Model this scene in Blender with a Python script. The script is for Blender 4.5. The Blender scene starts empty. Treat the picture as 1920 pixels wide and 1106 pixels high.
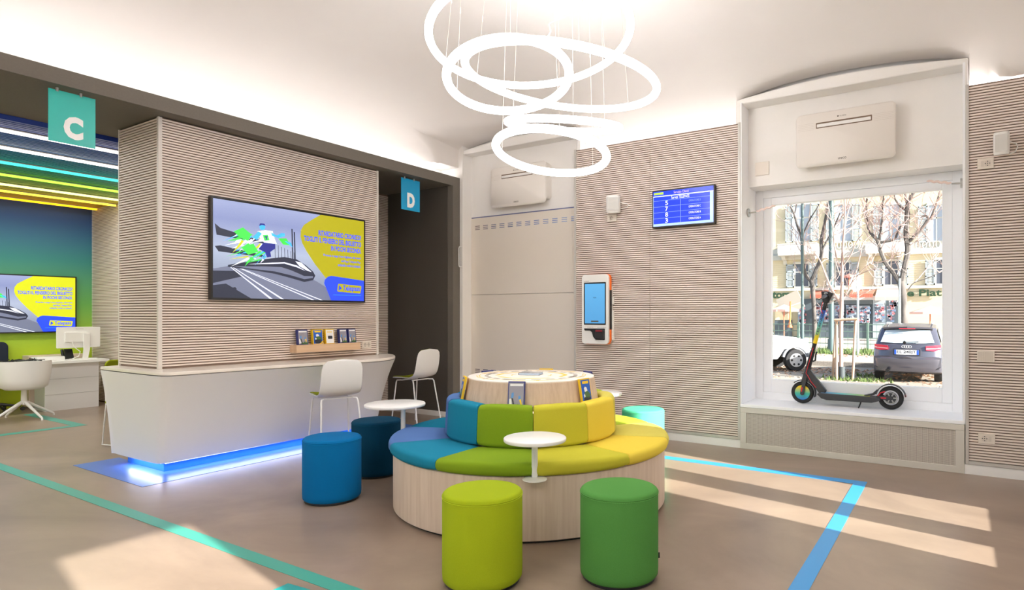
import bpy, bmesh, math, random
from math import sin, cos, pi, radians, sqrt
from mathutils import Vector, Matrix
random.seed(7)
S = bpy.context.scene
C = S.collection
# ------------------------------------------------------------------ camera, sky, sun, exposure
EYE = 1.42; CX = 1100.0; HY = 591.0; FPX = 1147.0
YAW = math.atan(695/1147); SN, CS = sin(YAW), cos(YAW)
cam = bpy.data.objects.new('camera', bpy.data.cameras.new('camera')); C.objects.link(cam)
cam.location = (0, 0, EYE); cam.rotation_euler = (pi/2, 0, YAW)
cam.data.sensor_width = 36; cam.data.lens = FPX/1920*36
cam.data.shift_x = (960-CX)/1920; cam.data.shift_y = (HY-553)/1920
cam.data.clip_start = .05; cam.data.clip_end = 300
S.camera = cam
SUN_EL = radians(22.2); SUN_D = Vector((-.9836*cos(SUN_EL), .180*cos(SUN_EL), -sin(SUN_EL)))
w = bpy.data.worlds.new('sky'); S.world = w; w.use_nodes = True
nt = w.node_tree; bg = nt.nodes['Background']; sk = nt.nodes.new('ShaderNodeTexSky')
sk.sky_type = 'NISHITA'; sk.sun_disc = False; sk.sun_elevation = SUN_EL
sk.sun_rotation = math.atan2(-SUN_D.x, -SUN_D.y); sk.altitude = 200; sk.dust_density = 2.0; sk.ozone_density = 1.0
nt.links.new(sk.outputs[0], bg.inputs[0]); bg.inputs[1].default_value = .195
sl = bpy.data.lights.new('sun', 'SUN'); sl.energy = 11.5; sl.angle = radians(.6); sl.color = (1, .95, .88)
so = bpy.data.objects.new('sun', sl); C.objects.link(so); so.rotation_euler = SUN_D.to_track_quat('-Z', 'Y').to_euler()
so.location = (30, -5, 14)
def led(name, loc, sx, sy, power, col=(1, .955, .94), aim=(0, 0, 1)):
    l = bpy.data.lights.new(name, 'AREA'); l.shape = 'RECTANGLE'; l.size = sx; l.size_y = sy; l.energy = power; l.color = col
    o = bpy.data.objects.new(name, l); C.objects.link(o); o.location = loc
    o.rotation_euler = Vector(aim).to_track_quat('-Z', 'Y').to_euler()
    return o
# cove strips behind the beam and panel tops; the last two are unseen, added as fill
led('cove_light', (-6.19, 1.7, 3.315), .05, 9.3, 15)
led('cove_light', (-3.04, 6.525, 3.45), 2.0, .05, 1.5)
led('cove_light', (.62, 6.525, 3.45), 1.1, .05, 3)
led('cove_light', (-2.4, -2.9, 3.45), 7, .05, 60)
led('cove_light', (1.17, 2.4, 3.45), .05, 1.9, 22)
S.view_settings.view_transform = 'Standard'; S.view_settings.look = 'None'
S.view_settings.exposure = 0.84; S.view_settings.gamma = 1.0; S.view_settings.use_curve_mapping = False
S.cycles.max_bounces = 9; S.cycles.diffuse_bounces = 6; S.cycles.transparent_max_bounces = 12
S.cycles.caustics_reflective = False; S.cycles.caustics_refractive = False
S.cycles.sample_clamp_indirect = 6.0
try: S.cycles.use_denoising = True
except Exception: pass
# ------------------------------------------------------------------ helpers
def ray(px, py):
    u = (px-CX)/FPX; v = (HY-py)/FPX
    return u*CS-SN, u*SN+CS, v
def at(px, py, Y):                       # the point of the plane Y seen at a pixel of the photograph
    d = ray(px, py); k = Y/d[1]
    return Vector((d[0]*k, Y, EYE+d[2]*k))
def lin(c):
    return tuple((x/255/12.92 if x/255 <= .04045 else ((x/255+.055)/1.055)**2.4) for x in c)
MATS = {}
def mat(name, rgb=(200, 200, 200), rough=.5, metal=0, emit=0, spec=.5, kind=None, rgb2=None, scale=(1, 1, 1), amt=.5, bump=0, detail=4):
    if name in MATS: return MATS[name]
    m = bpy.data.materials.new(name); m.use_nodes = True; MATS[name] = m
    n = m.node_tree.nodes; L = m.node_tree.links; b = n['Principled BSDF']
    c = (*lin(rgb), 1)
    b.inputs['Base Color'].default_value = c; b.inputs['Roughness'].default_value = rough
    b.inputs['Metallic'].default_value = metal; b.inputs['Specular IOR Level'].default_value = spec
    if emit:
        b.inputs['Emission Color'].default_value = c; b.inputs['Emission Strength'].default_value = emit
        b.inputs['Base Color'].default_value = (0, 0, 0, 1) if emit >= 1 else c
    m.diffuse_color = c
    if kind:
        tc = n.new('ShaderNodeTexCoord'); mp = n.new('ShaderNodeMapping'); mp.inputs['Scale'].default_value = scale
        L.new(tc.outputs['Object'], mp.inputs[0])
        t = n.new('ShaderNodeTexNoise'); t.inputs['Scale'].default_value = 1; t.inputs['Detail'].default_value = detail
        t.inputs['Roughness'].default_value = .6
        if kind == 'swirl': t.inputs['Distortion'].default_value = 1.6
        L.new(mp.outputs[0], t.inputs[0])
        r = n.new('ShaderNodeValToRGB'); e = r.color_ramp.elements
        e[0].position = .5-amt/2; e[1].position = .5+amt/2; e[0].color = c; e[1].color = (*lin(rgb2 or rgb), 1)
        L.new(t.outputs[0], r.inputs[0]); L.new(r.outputs[0], b.inputs['Base Color'])
        if bump:
            bp = n.new('ShaderNodeBump'); bp.inputs['Strength'].default_value = bump; bp.inputs['Distance'].default_value = .004
            L.new(t.outputs[0], bp.inputs['Height']); L.new(bp.outputs[0], b.inputs['Normal'])
    return m
def gradient(name, axis, lo, hi, stops, emit=0, rough=.5):   # colour along one axis of the object's own coordinates
    m = bpy.data.materials.new(name); m.use_nodes = True; n = m.node_tree.nodes; L = m.node_tree.links; b = n['Principled BSDF']
    tc = n.new('ShaderNodeTexCoord'); sp = n.new('ShaderNodeSeparateXYZ'); mr = n.new('ShaderNodeMapRange'); r = n.new('ShaderNodeValToRGB')
    mr.inputs[1].default_value = lo; mr.inputs[2].default_value = hi
    L.new(tc.outputs['Object'], sp.inputs[0]); L.new(sp.outputs[axis], mr.inputs[0]); L.new(mr.outputs[0], r.inputs[0])
    e = r.color_ramp.elements
    while len(e) < len(stops): e.new(.5)
    for k, (p, c) in enumerate(stops): e[k].position = p; e[k].color = (*lin(c), 1)
    b.inputs['Roughness'].default_value = rough
    if emit:
        L.new(r.outputs[0], b.inputs['Emission Color']); b.inputs['Emission Strength'].default_value = emit
        b.inputs['Base Color'].default_value = (.01, .01, .01, 1)
    else: L.new(r.outputs[0], b.inputs['Base Color'])
    return m
def glass(name, tint=(1, 1, 1), gloss=.08):
    if name in MATS: return MATS[name]
    m = bpy.data.materials.new(name); m.use_nodes = True; MATS[name] = m
    n = m.node_tree.nodes; L = m.node_tree.links; n.clear()
    o = n.new('ShaderNodeOutputMaterial'); mx = n.new('ShaderNodeMixShader'); t = n.new('ShaderNodeBsdfTransparent'); g = n.new('ShaderNodeBsdfGlossy')
    fr = n.new('ShaderNodeLayerWeight'); fr.inputs[0].default_value = .25
    mu = n.new('ShaderNodeMath'); mu.operation = 'MULTIPLY'; mu.inputs[1].default_value = gloss*2
    t.inputs[0].default_value = (*tint, 1); g.inputs['Roughness'].default_value = .02
    L.new(fr.outputs['Fresnel'], mu.inputs[0]); L.new(mu.outputs[0], mx.inputs[0])
    L.new(t.outputs[0], mx.inputs[1]); L.new(g.outputs[0], mx.inputs[2]); L.new(mx.outputs[0], o.inputs[0])
    return m
def tag(o, label=None, cat=None, group=None, kind=None):
    if label: o['label'] = label
    if cat: o['category'] = cat
    if group: o['group'] = group
    if kind: o['kind'] = kind
    return o
def thing(name, label, cat, loc=(0, 0, 0), rz=0, group=None):
    o = bpy.data.objects.new(name, None); C.objects.link(o); o.empty_display_size = .1
    o.location = loc; o.rotation_euler = (0, 0, rz)
    return tag(o, label, cat, group)
def put(o, parent):
    o.parent = parent
    if parent is not None and parent.type == 'EMPTY' and parent.rotation_euler.z == 0 and not parent.get('own_axes'):
        o.matrix_parent_inverse = Matrix.Translation(-Vector(parent.location))
    return o
class G:
    def __init__(s): s.v = []; s.f = []
    def add(s, vs, fs):
        o = len(s.v); s.v += [tuple(v) for v in vs]; s.f += [tuple(i+o for i in f) for f in fs]; return s
    def box(s, x0, x1, y0, y1, z0, z1):
        return s.add([(x0,y0,z0),(x1,y0,z0),(x1,y1,z0),(x0,y1,z0),(x0,y0,z1),(x1,y0,z1),(x1,y1,z1),(x0,y1,z1)],
                     [(3,2,1,0),(4,5,6,7),(0,1,5,4),(1,2,6,5),(2,3,7,6),(3,0,4,7)])
    def obox(s, c, sz, M=None):          # box of size sz about c, turned by the 3x3 matrix M
        i = len(s.v); a, b, d = [x/2 for x in sz]; s.box(-a, a, -b, b, -d, d)
        for k in range(i, i+8):
            v = Vector(s.v[k]); v = (M @ v) if M else v; s.v[k] = tuple(v+Vector(c))
        return s
    def bar(s, p, q, wd, ht, up=(0, 0, 1)):   # rectangular bar from p to q
        p, q = Vector(p), Vector(q); d = (q-p).normalized(); sd = d.cross(Vector(up)).normalized(); u = sd.cross(d)
        a, b = sd*wd/2, u*ht/2
        return s.add([p-a-b, p+a-b, p+a+b, p-a+b, q-a-b, q+a-b, q+a+b, q-a+b], [(3,2,1,0),(4,5,6,7),(0,1,5,4),(1,2,6,5),(2,3,7,6),(3,0,4,7)])
    def tube(s, pts, r, n=8, closed=False, cap=True):
        P = [Vector(p) for p in pts]; m = len(P); R = r if isinstance(r, (list, tuple)) else [r]*m
        T = []
        for i in range(m):
            a = P[i-1] if (i > 0 or closed) else P[i]; b = P[(i+1) % m] if (i < m-1 or closed) else P[i]
            t = (b-a); T.append(t.normalized() if t.length > 1e-9 else Vector((0, 0, 1)))
        u = T[0].orthogonal().normalized(); vs = []
        for i in range(m):
            u = (u-T[i]*u.dot(T[i])); u = u.normalized() if u.length > 1e-6 else T[i].orthogonal().normalized(); w_ = T[i].cross(u)
            vs += [P[i]+R[i]*(cos(2*pi*k/n)*u+sin(2*pi*k/n)*w_) for k in range(n)]
        fs = []
        for i in range(m if closed else m-1):
            j = (i+1) % m
            for k in range(n): fs.append((i*n+k, i*n+(k+1) % n, j*n+(k+1) % n, j*n+k))
        if cap and not closed: fs += [tuple(range(n-1, -1, -1)), tuple((m-1)*n+k for k in range(n))]
        return s.add(vs, fs)
    def lathe(s, prof, n=48, c=(0, 0), a0=0, a1=2*pi):   # (r, z) pairs turned about the vertical through c
        full = abs(a1-a0-2*pi) < 1e-6; k = n if full else n+1; vs = []; fs = []; m = len(prof)
        for i in range(k):
            a = a0+(a1-a0)*i/n
            vs += [(c[0]+r*cos(a), c[1]+r*sin(a), z) for r, z in prof]
        for i in range(n):
            j = (i+1) % k
            for q in range(m-1): fs.append((i*m+q, j*m+q, j*m+q+1, i*m+q+1))
        return s.add(vs, fs)
    def sector(s, loop, a0, a1, n, c):       # closed (r, z) loop swept about c, ends capped
        m = len(loop); vs = []; fs = []
        for i in range(n+1):
            a = a0+(a1-a0)*i/n; vs += [(c[0]+r*cos(a), c[1]+r*sin(a), z) for r, z in loop]
        for i in range(n):
            for q in range(m): fs.append((i*m+q, (i+1)*m+q, (i+1)*m+(q+1) % m, i*m+(q+1) % m))
        fs += [tuple(range(m-1, -1, -1)), tuple(n*m+q for q in range(m))]
        return s.add(vs, fs)
    def prism(s, poly, a, b, ax='z'):
        f = {'z': lambda p, h: (p[0], p[1], h), 'y': lambda p, h: (p[0], h, p[1]), 'x': lambda p, h: (h, p[0], p[1])}[ax]
        n = len(poly)
        return s.add([f(p, a) for p in poly]+[f(p, b) for p in poly],
                     [tuple(range(n-1, -1, -1)), tuple(range(n, 2*n))]+[(i, (i+1) % n, n+(i+1) % n, n+i) for i in range(n)])
    def loft(s, rings, caps=True, closed=True):
        n = len(rings[0]); vs = [p for r in rings for p in r]; fs = []
        for i in range(len(rings)-1):
            for k in range(n if closed else n-1): fs.append((i*n+k, i*n+(k+1) % n, (i+1)*n+(k+1) % n, (i+1)*n+k))
        if caps: fs += [tuple(range(n-1, -1, -1)), tuple((len(rings)-1)*n+k for k in range(n))]
        return s.add(vs, fs)
    def disc(s, c, r, n, M=None, h=0):
        vs = [Vector((r*cos(2*pi*k/n), r*sin(2*pi*k/n), h)) for k in range(n)]
        return s.add([((M @ v) if M else v)+Vector(c) for v in vs], [tuple(range(n))])
    def build(s, name, m, parent=None, smooth=False, bevel=0, kind=None, fix=True, ang=40, seg=2, sub=0):
        me = bpy.data.meshes.new(name); me.from_pydata(s.v, [], s.f)
        if fix:
            b = bmesh.new(); b.from_mesh(me); bmesh.ops.recalc_face_normals(b, faces=b.faces); b.to_mesh(me); b.free()
        if smooth:
            me.polygons.foreach_set('use_smooth', [True]*len(me.polygons))
            me.set_sharp_from_angle(angle=radians(ang))
        me.update(); o = bpy.data.objects.new(name, me); C.objects.link(o)
        if m: me.materials.append(m)
        if bevel:
            md = o.modifiers.new('round', 'BEVEL'); md.width = bevel; md.segments = seg; md.limit_method = 'ANGLE'; md.angle_limit = radians(35)
        if sub: md = o.modifiers.new('sub', 'SUBSURF'); md.levels = sub; md.render_levels = sub
        if parent is not None: put(o, parent)
        if kind: o['kind'] = kind
        return o
def struct(o): o['kind'] = 'structure'; return o
def rrect(x0, x1, y0, y1, r, n=5):
    P = []
    for cx, cy, a in ((x1-r, y1-r, 0), (x0+r, y1-r, 90), (x0+r, y0+r, 180), (x1-r, y0+r, 270)):
        P += [(cx+r*cos(radians(a+90*k/n)), cy+r*sin(radians(a+90*k/n))) for k in range(n+1)]
    return P
class Plane:                                  # a flat surface: O top-left corner, R across, D down, N outward
    def __init__(s, O, R, D, N): s.O, s.R, s.D, s.N = Vector(O), Vector(R), Vector(D), Vector(N)
    def p(s, u, v, h=0): return s.O+s.R*u+s.D*v+s.N*h
    def poly(s, name, pts, m, parent, h=.001):
        n = len(pts); g = G(); g.add([s.p(u, v, h) for u, v in pts], [tuple(range(n))])
        return g.build(name, m, parent, fix=False)
    def rect(s, name, u0, v0, u1, v1, m, parent, h=.001):
        return s.poly(name, [(u0, v0), (u1, v0), (u1, v1), (u0, v1)], m, parent, h)
    def line(s, g, pts, wd, h=.001):          # polyline of constant width (metres) drawn into a builder
        for (a, b) in zip(pts[:-1], pts[1:]):
            p, q = s.p(*a, h), s.p(*b, h); d = (q-p).normalized().cross(s.N)*wd/2
            g.add([p-d, p+d, q+d, q-d], [(0, 1, 2, 3)])
_T = {}
def glyphs(body, bold=0, extrude=0, spacing=1):
    k = (body, bold, extrude, spacing)
    if k not in _T:
        cu = bpy.data.curves.new('text', 'FONT'); cu.body = body; cu.offset = bold; cu.extrude = extrude; cu.resolution_u = 3; cu.space_character = spacing
        o = bpy.data.objects.new('text', cu); C.objects.link(o); me = o.to_mesh()
        vs = [tuple(v.co) for v in me.vertices]; fs = [tuple(p.vertices) for p in me.polygons]
        o.to_mesh_clear(); bpy.data.objects.remove(o); bpy.data.curves.remove(cu)
        xs = [v[0] for v in vs]; ys = [v[1] for v in vs]
        _T[k] = (vs, fs, min(xs), max(xs), min(ys), max(ys))
    return _T[k]
def text(pl, body, u0, v0, u1, v1, m, parent, h=.0015, bold=0, slant=0, name='lettering', depth=0):
    vs, fs, x0, x1, y0, y1 = glyphs(body, bold, .5 if depth else 0)
    g = G(); out = []
    for x, y, z in vs:
        a = (x-x0)/(x1-x0); b = (y-y0)/(y1-y0)
        out.append(pl.p(u0+a*(u1-u0)+slant*(b-.5)*(u1-u0), v1+b*(v0-v1), h+(z+.5)*depth if depth else h))
    g.add(out, fs); return g.build(name, m, parent, fix=False)
def dup(root, loc, rz, label=None):
    r = root.copy(); C.objects.link(r); r.location = loc; r.rotation_euler = (0, 0, rz)
    if label: r['label'] = label
    for ch in list(root.children):
        c = ch.copy(); C.objects.link(c); c.parent = r
        for g in ch.children:
            d = g.copy(); C.objects.link(d); d.parent = c
    return r
def own(name, label, cat, loc, rz=0, group=None):     # a thing whose parts are modelled about its own origin
    o = thing(name, label, cat, loc, rz, group); o['own_axes'] = 1; return o
# ------------------------------------------------------------------ materials
WHITE = mat('white_paint', (240, 237, 234), .6, kind='noise', rgb2=(236, 233, 229), scale=(3, 3, 3))
CEIL = mat('ceiling_plaster', (234, 229, 225), .8, kind='noise', rgb2=(230, 224, 220), scale=(1.2, 1.2, 1.2))
GREYP = mat('pale_grey_lacquer', (205, 201, 192), .5)
WINW = mat('window_white', (246, 247, 250), .45)
LACQ = mat('white_lacquer', (238, 237, 235), .3)
CREAM = mat('cream_panel', (226, 217, 205), .55)
PLAST = mat('white_plastic', (235, 233, 230), .35)
DARK = mat('dark_umber_paint', (112, 106, 97), .75, kind='noise', rgb2=(106, 100, 91), scale=(60, 60, 60))
SLAT = mat('slat_oak', (236, 223, 214), .55, kind='noise', rgb2=(227, 213, 203), scale=(3, 3, 60))
GAP = mat('slat_backing', (136, 116, 103), .8)
ALU = mat('aluminium_trim', (196, 192, 186), .4, .2)
FLOOR = mat('polished_screed', (160, 141, 124), .30, kind='swirl', rgb2=(122, 106, 93), scale=(.55, .8, 1), amt=.55, detail=6, spec=.5)
WOOD = mat('pale_oak', (222, 204, 186), .5, kind='noise', rgb2=(200, 178, 158), scale=(30, 30, 1.6), amt=.5, bump=.08)
WOODH = mat('shelf_oak', (222, 190, 158), .5, kind='noise', rgb2=(205, 170, 136), scale=(40, 2, 40), amt=.5)
BLACK = mat('black_plastic', (24, 24, 26), .4)
CHROME = mat('brushed_steel', (190, 190, 188), .3, .9)
WMET = mat('white_metal', (235, 234, 232), .35)
def fabric(name, rgb):
    d = tuple(max(0, x-12) for x in rgb)
    return mat(name, rgb, .9, kind='noise', rgb2=d, scale=(420, 420, 420), amt=.5, bump=.25, spec=.15)
# ------------------------------------------------------------------ the room
YW = 6.45            # face of the slatted panels and of the window wall
XB = -6.0            # face of the dark portal
XR = 1.2             # right-hand wall
g = G(); g.box(-13, 1.9, -4, 7.12, -.12, 0); struct(g.build('floor', FLOOR))
# vaulted ceiling: a cloister vault with a lunette over each window bay
def zc(x, y):
    r = 2.7; dx = min(x+6.35, XR-x); dy = min(6.62-y, y+3.0)
    u = min(1, max(0, 1-dx/r)); v = min(1, max(0, 1-dy/r)); q = min(1, (u**4+v**4)**.25)
    z = 3.50+.97*sqrt(max(0, 1-q*q))
    for a, b, hw in ((x+.98, 6.62-y, 1.07), (x+5.03, 6.62-y, 1.0), (y-4.4, XR-x, 1.0), (y-.5, XR-x, 1.0)):
        if abs(a) < hw and -.01 <= b < 1.2: z = max(z, 3.72+.17*sqrt(max(0, 1-(a/hw)**2))+.10*b)
    return z
def grade(a, b, n, extra=()):
    P = [a+(b-a)*(1-cos(pi*i/n))/2 for i in range(n+1)]
    for e in extra: P += [e-.004, e+.004]
    return sorted(P)
xs = grade(-6.35, XR, 90, (-2.05, .09, -6.03, -4.03)); ys = grade(-3.0, 6.62, 100, (3.4, 5.4, -.5, 1.5))
g = G(); nx, ny = len(xs), len(ys)
g.add([(x, y, zc(x, y)) for y in ys for x in xs], [(j*nx+i, (j+1)*nx+i, (j+1)*nx+i+1, j*nx+i+1) for j in range(ny-1) for i in range(nx-1)])
struct(g.build('ceiling', CEIL, smooth=True, fix=False, ang=50))
g = G(); g.box(-6.6, 1.4, -3.3, 6.9, 4.62, 4.70); struct(g.build('roof_slab', WHITE))
# back wall: piers behind the panels, the two bays and what closes them
g = G()
g.box(-4.09, -1.98, 6.60, 7.12, 0, 4.62); g.box(.05, 1.9, 6.60, 7.12, 0, 4.62)
g.box(-6.45, -5.95, 6.452, 7.12, 0, 4.62)
g.box(-1.98, .05, 6.70, 7.12, 2.83, 4.62); g.box(-1.98, .05, 6.50, 7.12, 0, .44)
g.box(-5.95, -4.09, 6.655, 7.12, 0, 4.62)
struct(g.build('wall_back', WHITE))
g = G()                                    # plaster surround that frames each bay above the panels
for x0, x1 in ((-2.045, .085), (-6.03, -4.025)):
    bow = [(x0+(x1-x0)*k/14, 3.735+.07*sin(pi*k/14)) for k in range(15)]
    g.prism([(x0, 3.47), (x0, 3.735)]+bow[1:-1]+[(x1, 3.735), (x1, 3.47), (x1-.04, 3.47), (x1-.04, 3.685), (x0+.07, 3.685), (x0+.07, 3.47)], 6.475, 6.70, 'y')
struct(g.build('trim_1', WHITE, bevel=.012))
g = G()                                    # jamb linings of the window bay
g.box(-1.986, -1.972, 6.45, 7.12, .44, 3.69); g.box(.042, .0615, 6.45, 7.12, .44, 3.69)
struct(g.build('trim_2', WINW))
g = G(); g.box(-1.985, .05, 6.44, 7.1, .44, .472); struct(g.build('trim_3', WINW, bevel=.004))    # window sill
# window of the bay
wf = thing('window_1', None, None, (-.96, 7.06, .47)); struct(wf)
def ring(x0, x1, z0, z1, t, y0, y1, tb=None, tt=None):
    tb = tb or t; tt = tt or t
    g = G(); g.box(x0, x0+t, y0, y1, z0, z1); g.box(x1-t, x1, y0, y1, z0, z1); g.box(x0+t, x1-t, y0, y1, z0, z0+tb); g.box(x0+t, x1-t, y0, y1, z1-tt, z1); return g
ring(-1.972, .042, .47, 2.83, .0832, 6.985, 7.10).build('window_frame', WINW, wf, bevel=.004)
ring(-1.889, -.041, .552, 2.748, .088, 7.005, 7.085, tb=.143, tt=.08).build('window_sash', WINW, wf, bevel=.006)
g = G(); g.box(-1.81, -.12, 7.042, 7.048, .69, 2.675); g.build('window_pane', glass('shop_glass', (.98, .99, .985)), wf)
# right-hand wall with the two openings the sun comes through
g = G()
for y0, y1 in ((-3.2, .17), (1.12, 3.72), (5.18, 6.62)): g.box(XR, 1.93, y0, y1, 0, 4.62)
for y0, y1 in ((.17, 1.12), (3.72, 5.18)): g.box(XR, 1.93, y0, y1, 0, .42); g.box(XR, 1.93, y0, y1, 2.75, 4.62)
struct(g.build('wall_right', WHITE))
for k, (y0, y1, mul) in enumerate(((3.72, 5.18, (4.19, 4.50)), (.17, 1.12, None))):
    wn = thing('window_%d' % (k+2), None, None, (1.87, (y0+y1)/2, .42)); struct(wn)
    g = G(); g.box(1.82, 1.9, y0, y0+.11, .42, 2.75); g.box(1.82, 1.9, y1-.11, y1, .42, 2.75); g.box(1.82, 1.9, y0, y1, .42, .67); g.box(1.82, 1.9, y0, y1, 2.64, 2.75)
    if mul: g.box(1.82, 1.9, mul[0], mul[1], .6, 2.7)
    g.build('window_frame', WHITE, wn, bevel=.004)
    g = G(); g.box(1.858, 1.862, y0+.1, y1-.1, .66, 2.65); g.build('window_pane', glass('shop_glass'), wn)
g = G()                                     # unseen wall behind the camera; its two wide shop windows are added for fill
for x0, x1 in ((-13, -5.6), (-2.6, -1.9), (.9, 1.9)): g.box(x0, x1, -3.3, -3.0, 0, 4.62)
for x0, x1 in ((-5.6, -2.6), (-1.9, .9)): g.box(x0, x1, -3.3, -3.0, 0, .4); g.box(x0, x1, -3.3, -3.0, 2.9, 4.62)
struct(g.build('wall_front', WHITE))
for k, (x0, x1) in enumerate(((-5.6, -2.6), (-1.9, .9))):
    wn = thing('window_%d' % (k+4), None, None, ((x0+x1)/2, -3.2, .4)); struct(wn)
    g = G(); g.box(x0, x0+.08, -3.25, -3.18, .4, 2.9); g.box(x1-.08, x1, -3.25, -3.18, .4, 2.9); g.box(x0, x1, -3.25, -3.18, .4, .5); g.box(x0, x1, -3.25, -3.18, 2.8, 2.9); g.build('window_frame', WHITE, wn, bevel=.004)
    g = G(); g.box(x0+.07, x1-.07, -3.216, -3.212, .49, 2.81); g.build('window_pane', glass('shop_glass'), wn)
g = G(); g.box(-6.45, -6.352, -3, 6.6, 3.30, 4.62); struct(g.build('wall_left', WHITE))
# dark portal: fascia, soffit, end post, dark end wall and the slatted wall seen past it
po = thing('trim_4', None, None, (-6.6, 4, 0)); struct(po)
g = G(); g.box(-6.10, XB, -3, 6.45, 3.224, 3.352); g.box(-6.10, XB, 6.315, 6.45, 0, 3.225); g.build('portal_frame', DARK, po)
g = G(); g.box(-7.32, -6.10, -3, 6.31, 3.226, 3.30); g.build('portal_soffit', DARK, po)
g = G(); g.box(-7.32, -6.10, 6.30, 6.40, .0, 3.24); struct(g.build('wall_side', mat('dark_wall_paint', (82, 76, 69), .8, kind='noise', rgb2=(76, 70, 63), scale=(80, 80, 80))))
g = G(); g.box(-7.3, -6.1, 6.286, 6.30, 0, .07); struct(g.build('baseboard_side', WHITE))
g = G(); g.box(-6.36, -6.34, -3, 6.45, 3.3, 3.41); struct(g.build('trim_5', WHITE))
PITCH = .0244
def slats(name, axis, fix, a0, a1, z0, z1, out, parent, depth=.012, rot=0):   # horizontal battens; nobody could count them
    g = G(); n = int((z1-z0)/PITCH)
    for k in range(n):
        z = z0+PITCH*(k+.25)
        b0, b1 = sorted((fix, fix-out*depth))
        if axis == 'x': g.box(a0, a1, b0, b1, z, z+PITCH*.60)
        else: g.box(b0, b1, a0, a1, z, z+PITCH*.60)
    return g.build(name, SLAT, parent, kind='stuff', fix=False)
sw = thing('wall_2', None, None, (-7.35, 5.7, 0)); struct(sw)
g = G(); g.box(-7.45, -7.312, 4.562, 6.4, 0, 3.25); g.build('backing', GAP, sw)
slats('slats', 'y', -7.30, 4.57, 6.3, .1, 3.22, 1, sw)
# the two slatted panels of the window wall
for nm, x0, x1 in (('wall_3', -4.088, -1.985), ('wall_4', .062, 1.19)):
    pn = thing(nm, None, None, ((x0+x1)/2, 6.5, .09)); struct(pn)
    g = G(); g.box(x0+.01, x1-.01, 6.466, 6.50, .095, 3.478); g.build('backing', GAP, pn)
    if nm == 'wall_3':
        slats('slats', 'x', 6.452, x0+.026, -3.052, .12, 3.475, -1, pn); slats('slats', 'x', 6.452, -3.048, x1-.026, .12, 3.475, -1, pn)
    else: slats('slats', 'x', 6.452, x0+.026, x1-.026, .12, 3.475, -1, pn)
    fr = G(); fr.box(x0, x0+.026, 6.44, 6.51, .09, 3.482); fr.box(x1-.026, x1, 6.44, 6.51, .09, 3.482); fr.box(x0+.026, x1-.026, 6.44, 6.51, .09, .118)
    fr.build('panel_trim', ALU, pn, bevel=.002)
    g = G(); g.box(x0-.01, x1+.01, 6.448, 6.60, 0, .088); struct(g.build('baseboard_back', LACQ))
# radiator cover below the sill, with its perforated sheet
rc = thing('radiator_cover', 'long pale radiator cover with perforated front under the big shop window sill', 'radiator cover', (-.96, 6.46, 0))
g = G(); g.box(-1.985, .056, 6.44, 6.50, 0, .06); g.box(-1.985, .056, 6.44, 6.50, .384, .438); g.box(-1.985, -1.918, 6.44, 6.50, .06, .384); g.box(-.016, .056, 6.44, 6.50, .06, .384)
g.build('frame', GREYP, rc, bevel=.003)
pm = mat('perforated_sheet', (196, 189, 180), .5)
nn = pm.node_tree.nodes; LL = pm.node_tree.links
tc = nn.new('ShaderNodeTexCoord'); mp = nn.new('ShaderNodeMapping'); mp.inputs['Scale'].default_value = (1, 0, 1); mp.inputs['Rotation'].default_value = (0, 0, 0)
vo = nn.new('ShaderNodeTexVoronoi'); vo.inputs['Scale'].default_value = 105; vo.inputs['Randomness'].default_value = 0
rp = nn.new('ShaderNodeValToRGB'); rp.color_ramp.elements[0].position = .30; rp.color_ramp.elements[1].position = .36
rp.color_ramp.elements[0].color = (*lin((112, 104, 96)), 1); rp.color_ramp.elements[1].color = (*lin((204, 197, 188)), 1)
LL.new(tc.outputs['Object'], mp.inputs[0]); LL.new(mp.outputs[0], vo.inputs[0]); LL.new(vo.outputs['Distance'], rp.inputs[0]); LL.new(rp.outputs[0], nn['Principled BSDF'].inputs['Base Color'])
g = G(); g.box(-1.918, -.016, 6.452, 6.458, .06, .384); g.build('perforated_panel', pm, rc)
# closed shutter panel in the far bay
sh = thing('shutter_panel', 'tall cream shutter panel with rows of vent slots filling the far bay', 'shutter', (-5.02, 6.64, 0))
g = G(); g.box(-5.948, -4.092, 6.632, 6.654, .02, 1.708); g.build('lower_leaf', CREAM, sh, bevel=.003)
g = G(); g.box(-5.948, -4.092, 6.632, 6.654, 1.714, 2.80); g.build('upper_leaf', CREAM, sh, bevel=.003)
SLOT = gradient('slot_daylight', 0, -5.9, -4.1, [(0, (120, 105, 98)), (.25, (110, 120, 150)), (.6, (120, 140, 185)), (1, (150, 170, 210))])
for zt, n in ((2.632, 12), (.60, 4)):
    for k in range(n):
        x = -5.875+k*.1475; g = G()
        for j in range(3): g.box(x, x+.085, 6.6305, 6.634, zt+j*.024, zt+.010+j*.024)
        g.build('vent_slots', SLOT, sh)
g = G(); g.box(-5.948, -4.092, 6.636, 6.654, 2.80, 2.815); g.build('top_gap', mat('top_gap_daylight', (105, 112, 150), .6), sh)  # solid strip; its blue imitates daylight showing through a gap
hk = thing('wall_hook', 'small white hook on the white wall strip between portal and shutter', 'hook', (-5.97, 6.45, 2.20))
g = G(); g.tube([(-5.97, 6.452, 2.38), (-5.97, 6.41, 2.38), (-5.97, 6.40, 2.36), (-5.97, 6.40, 2.12), (-5.97, 6.41, 2.10), (-5.97, 6.452, 2.10)], .008, 8); g.build('bar', WMET, hk, smooth=True)
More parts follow.
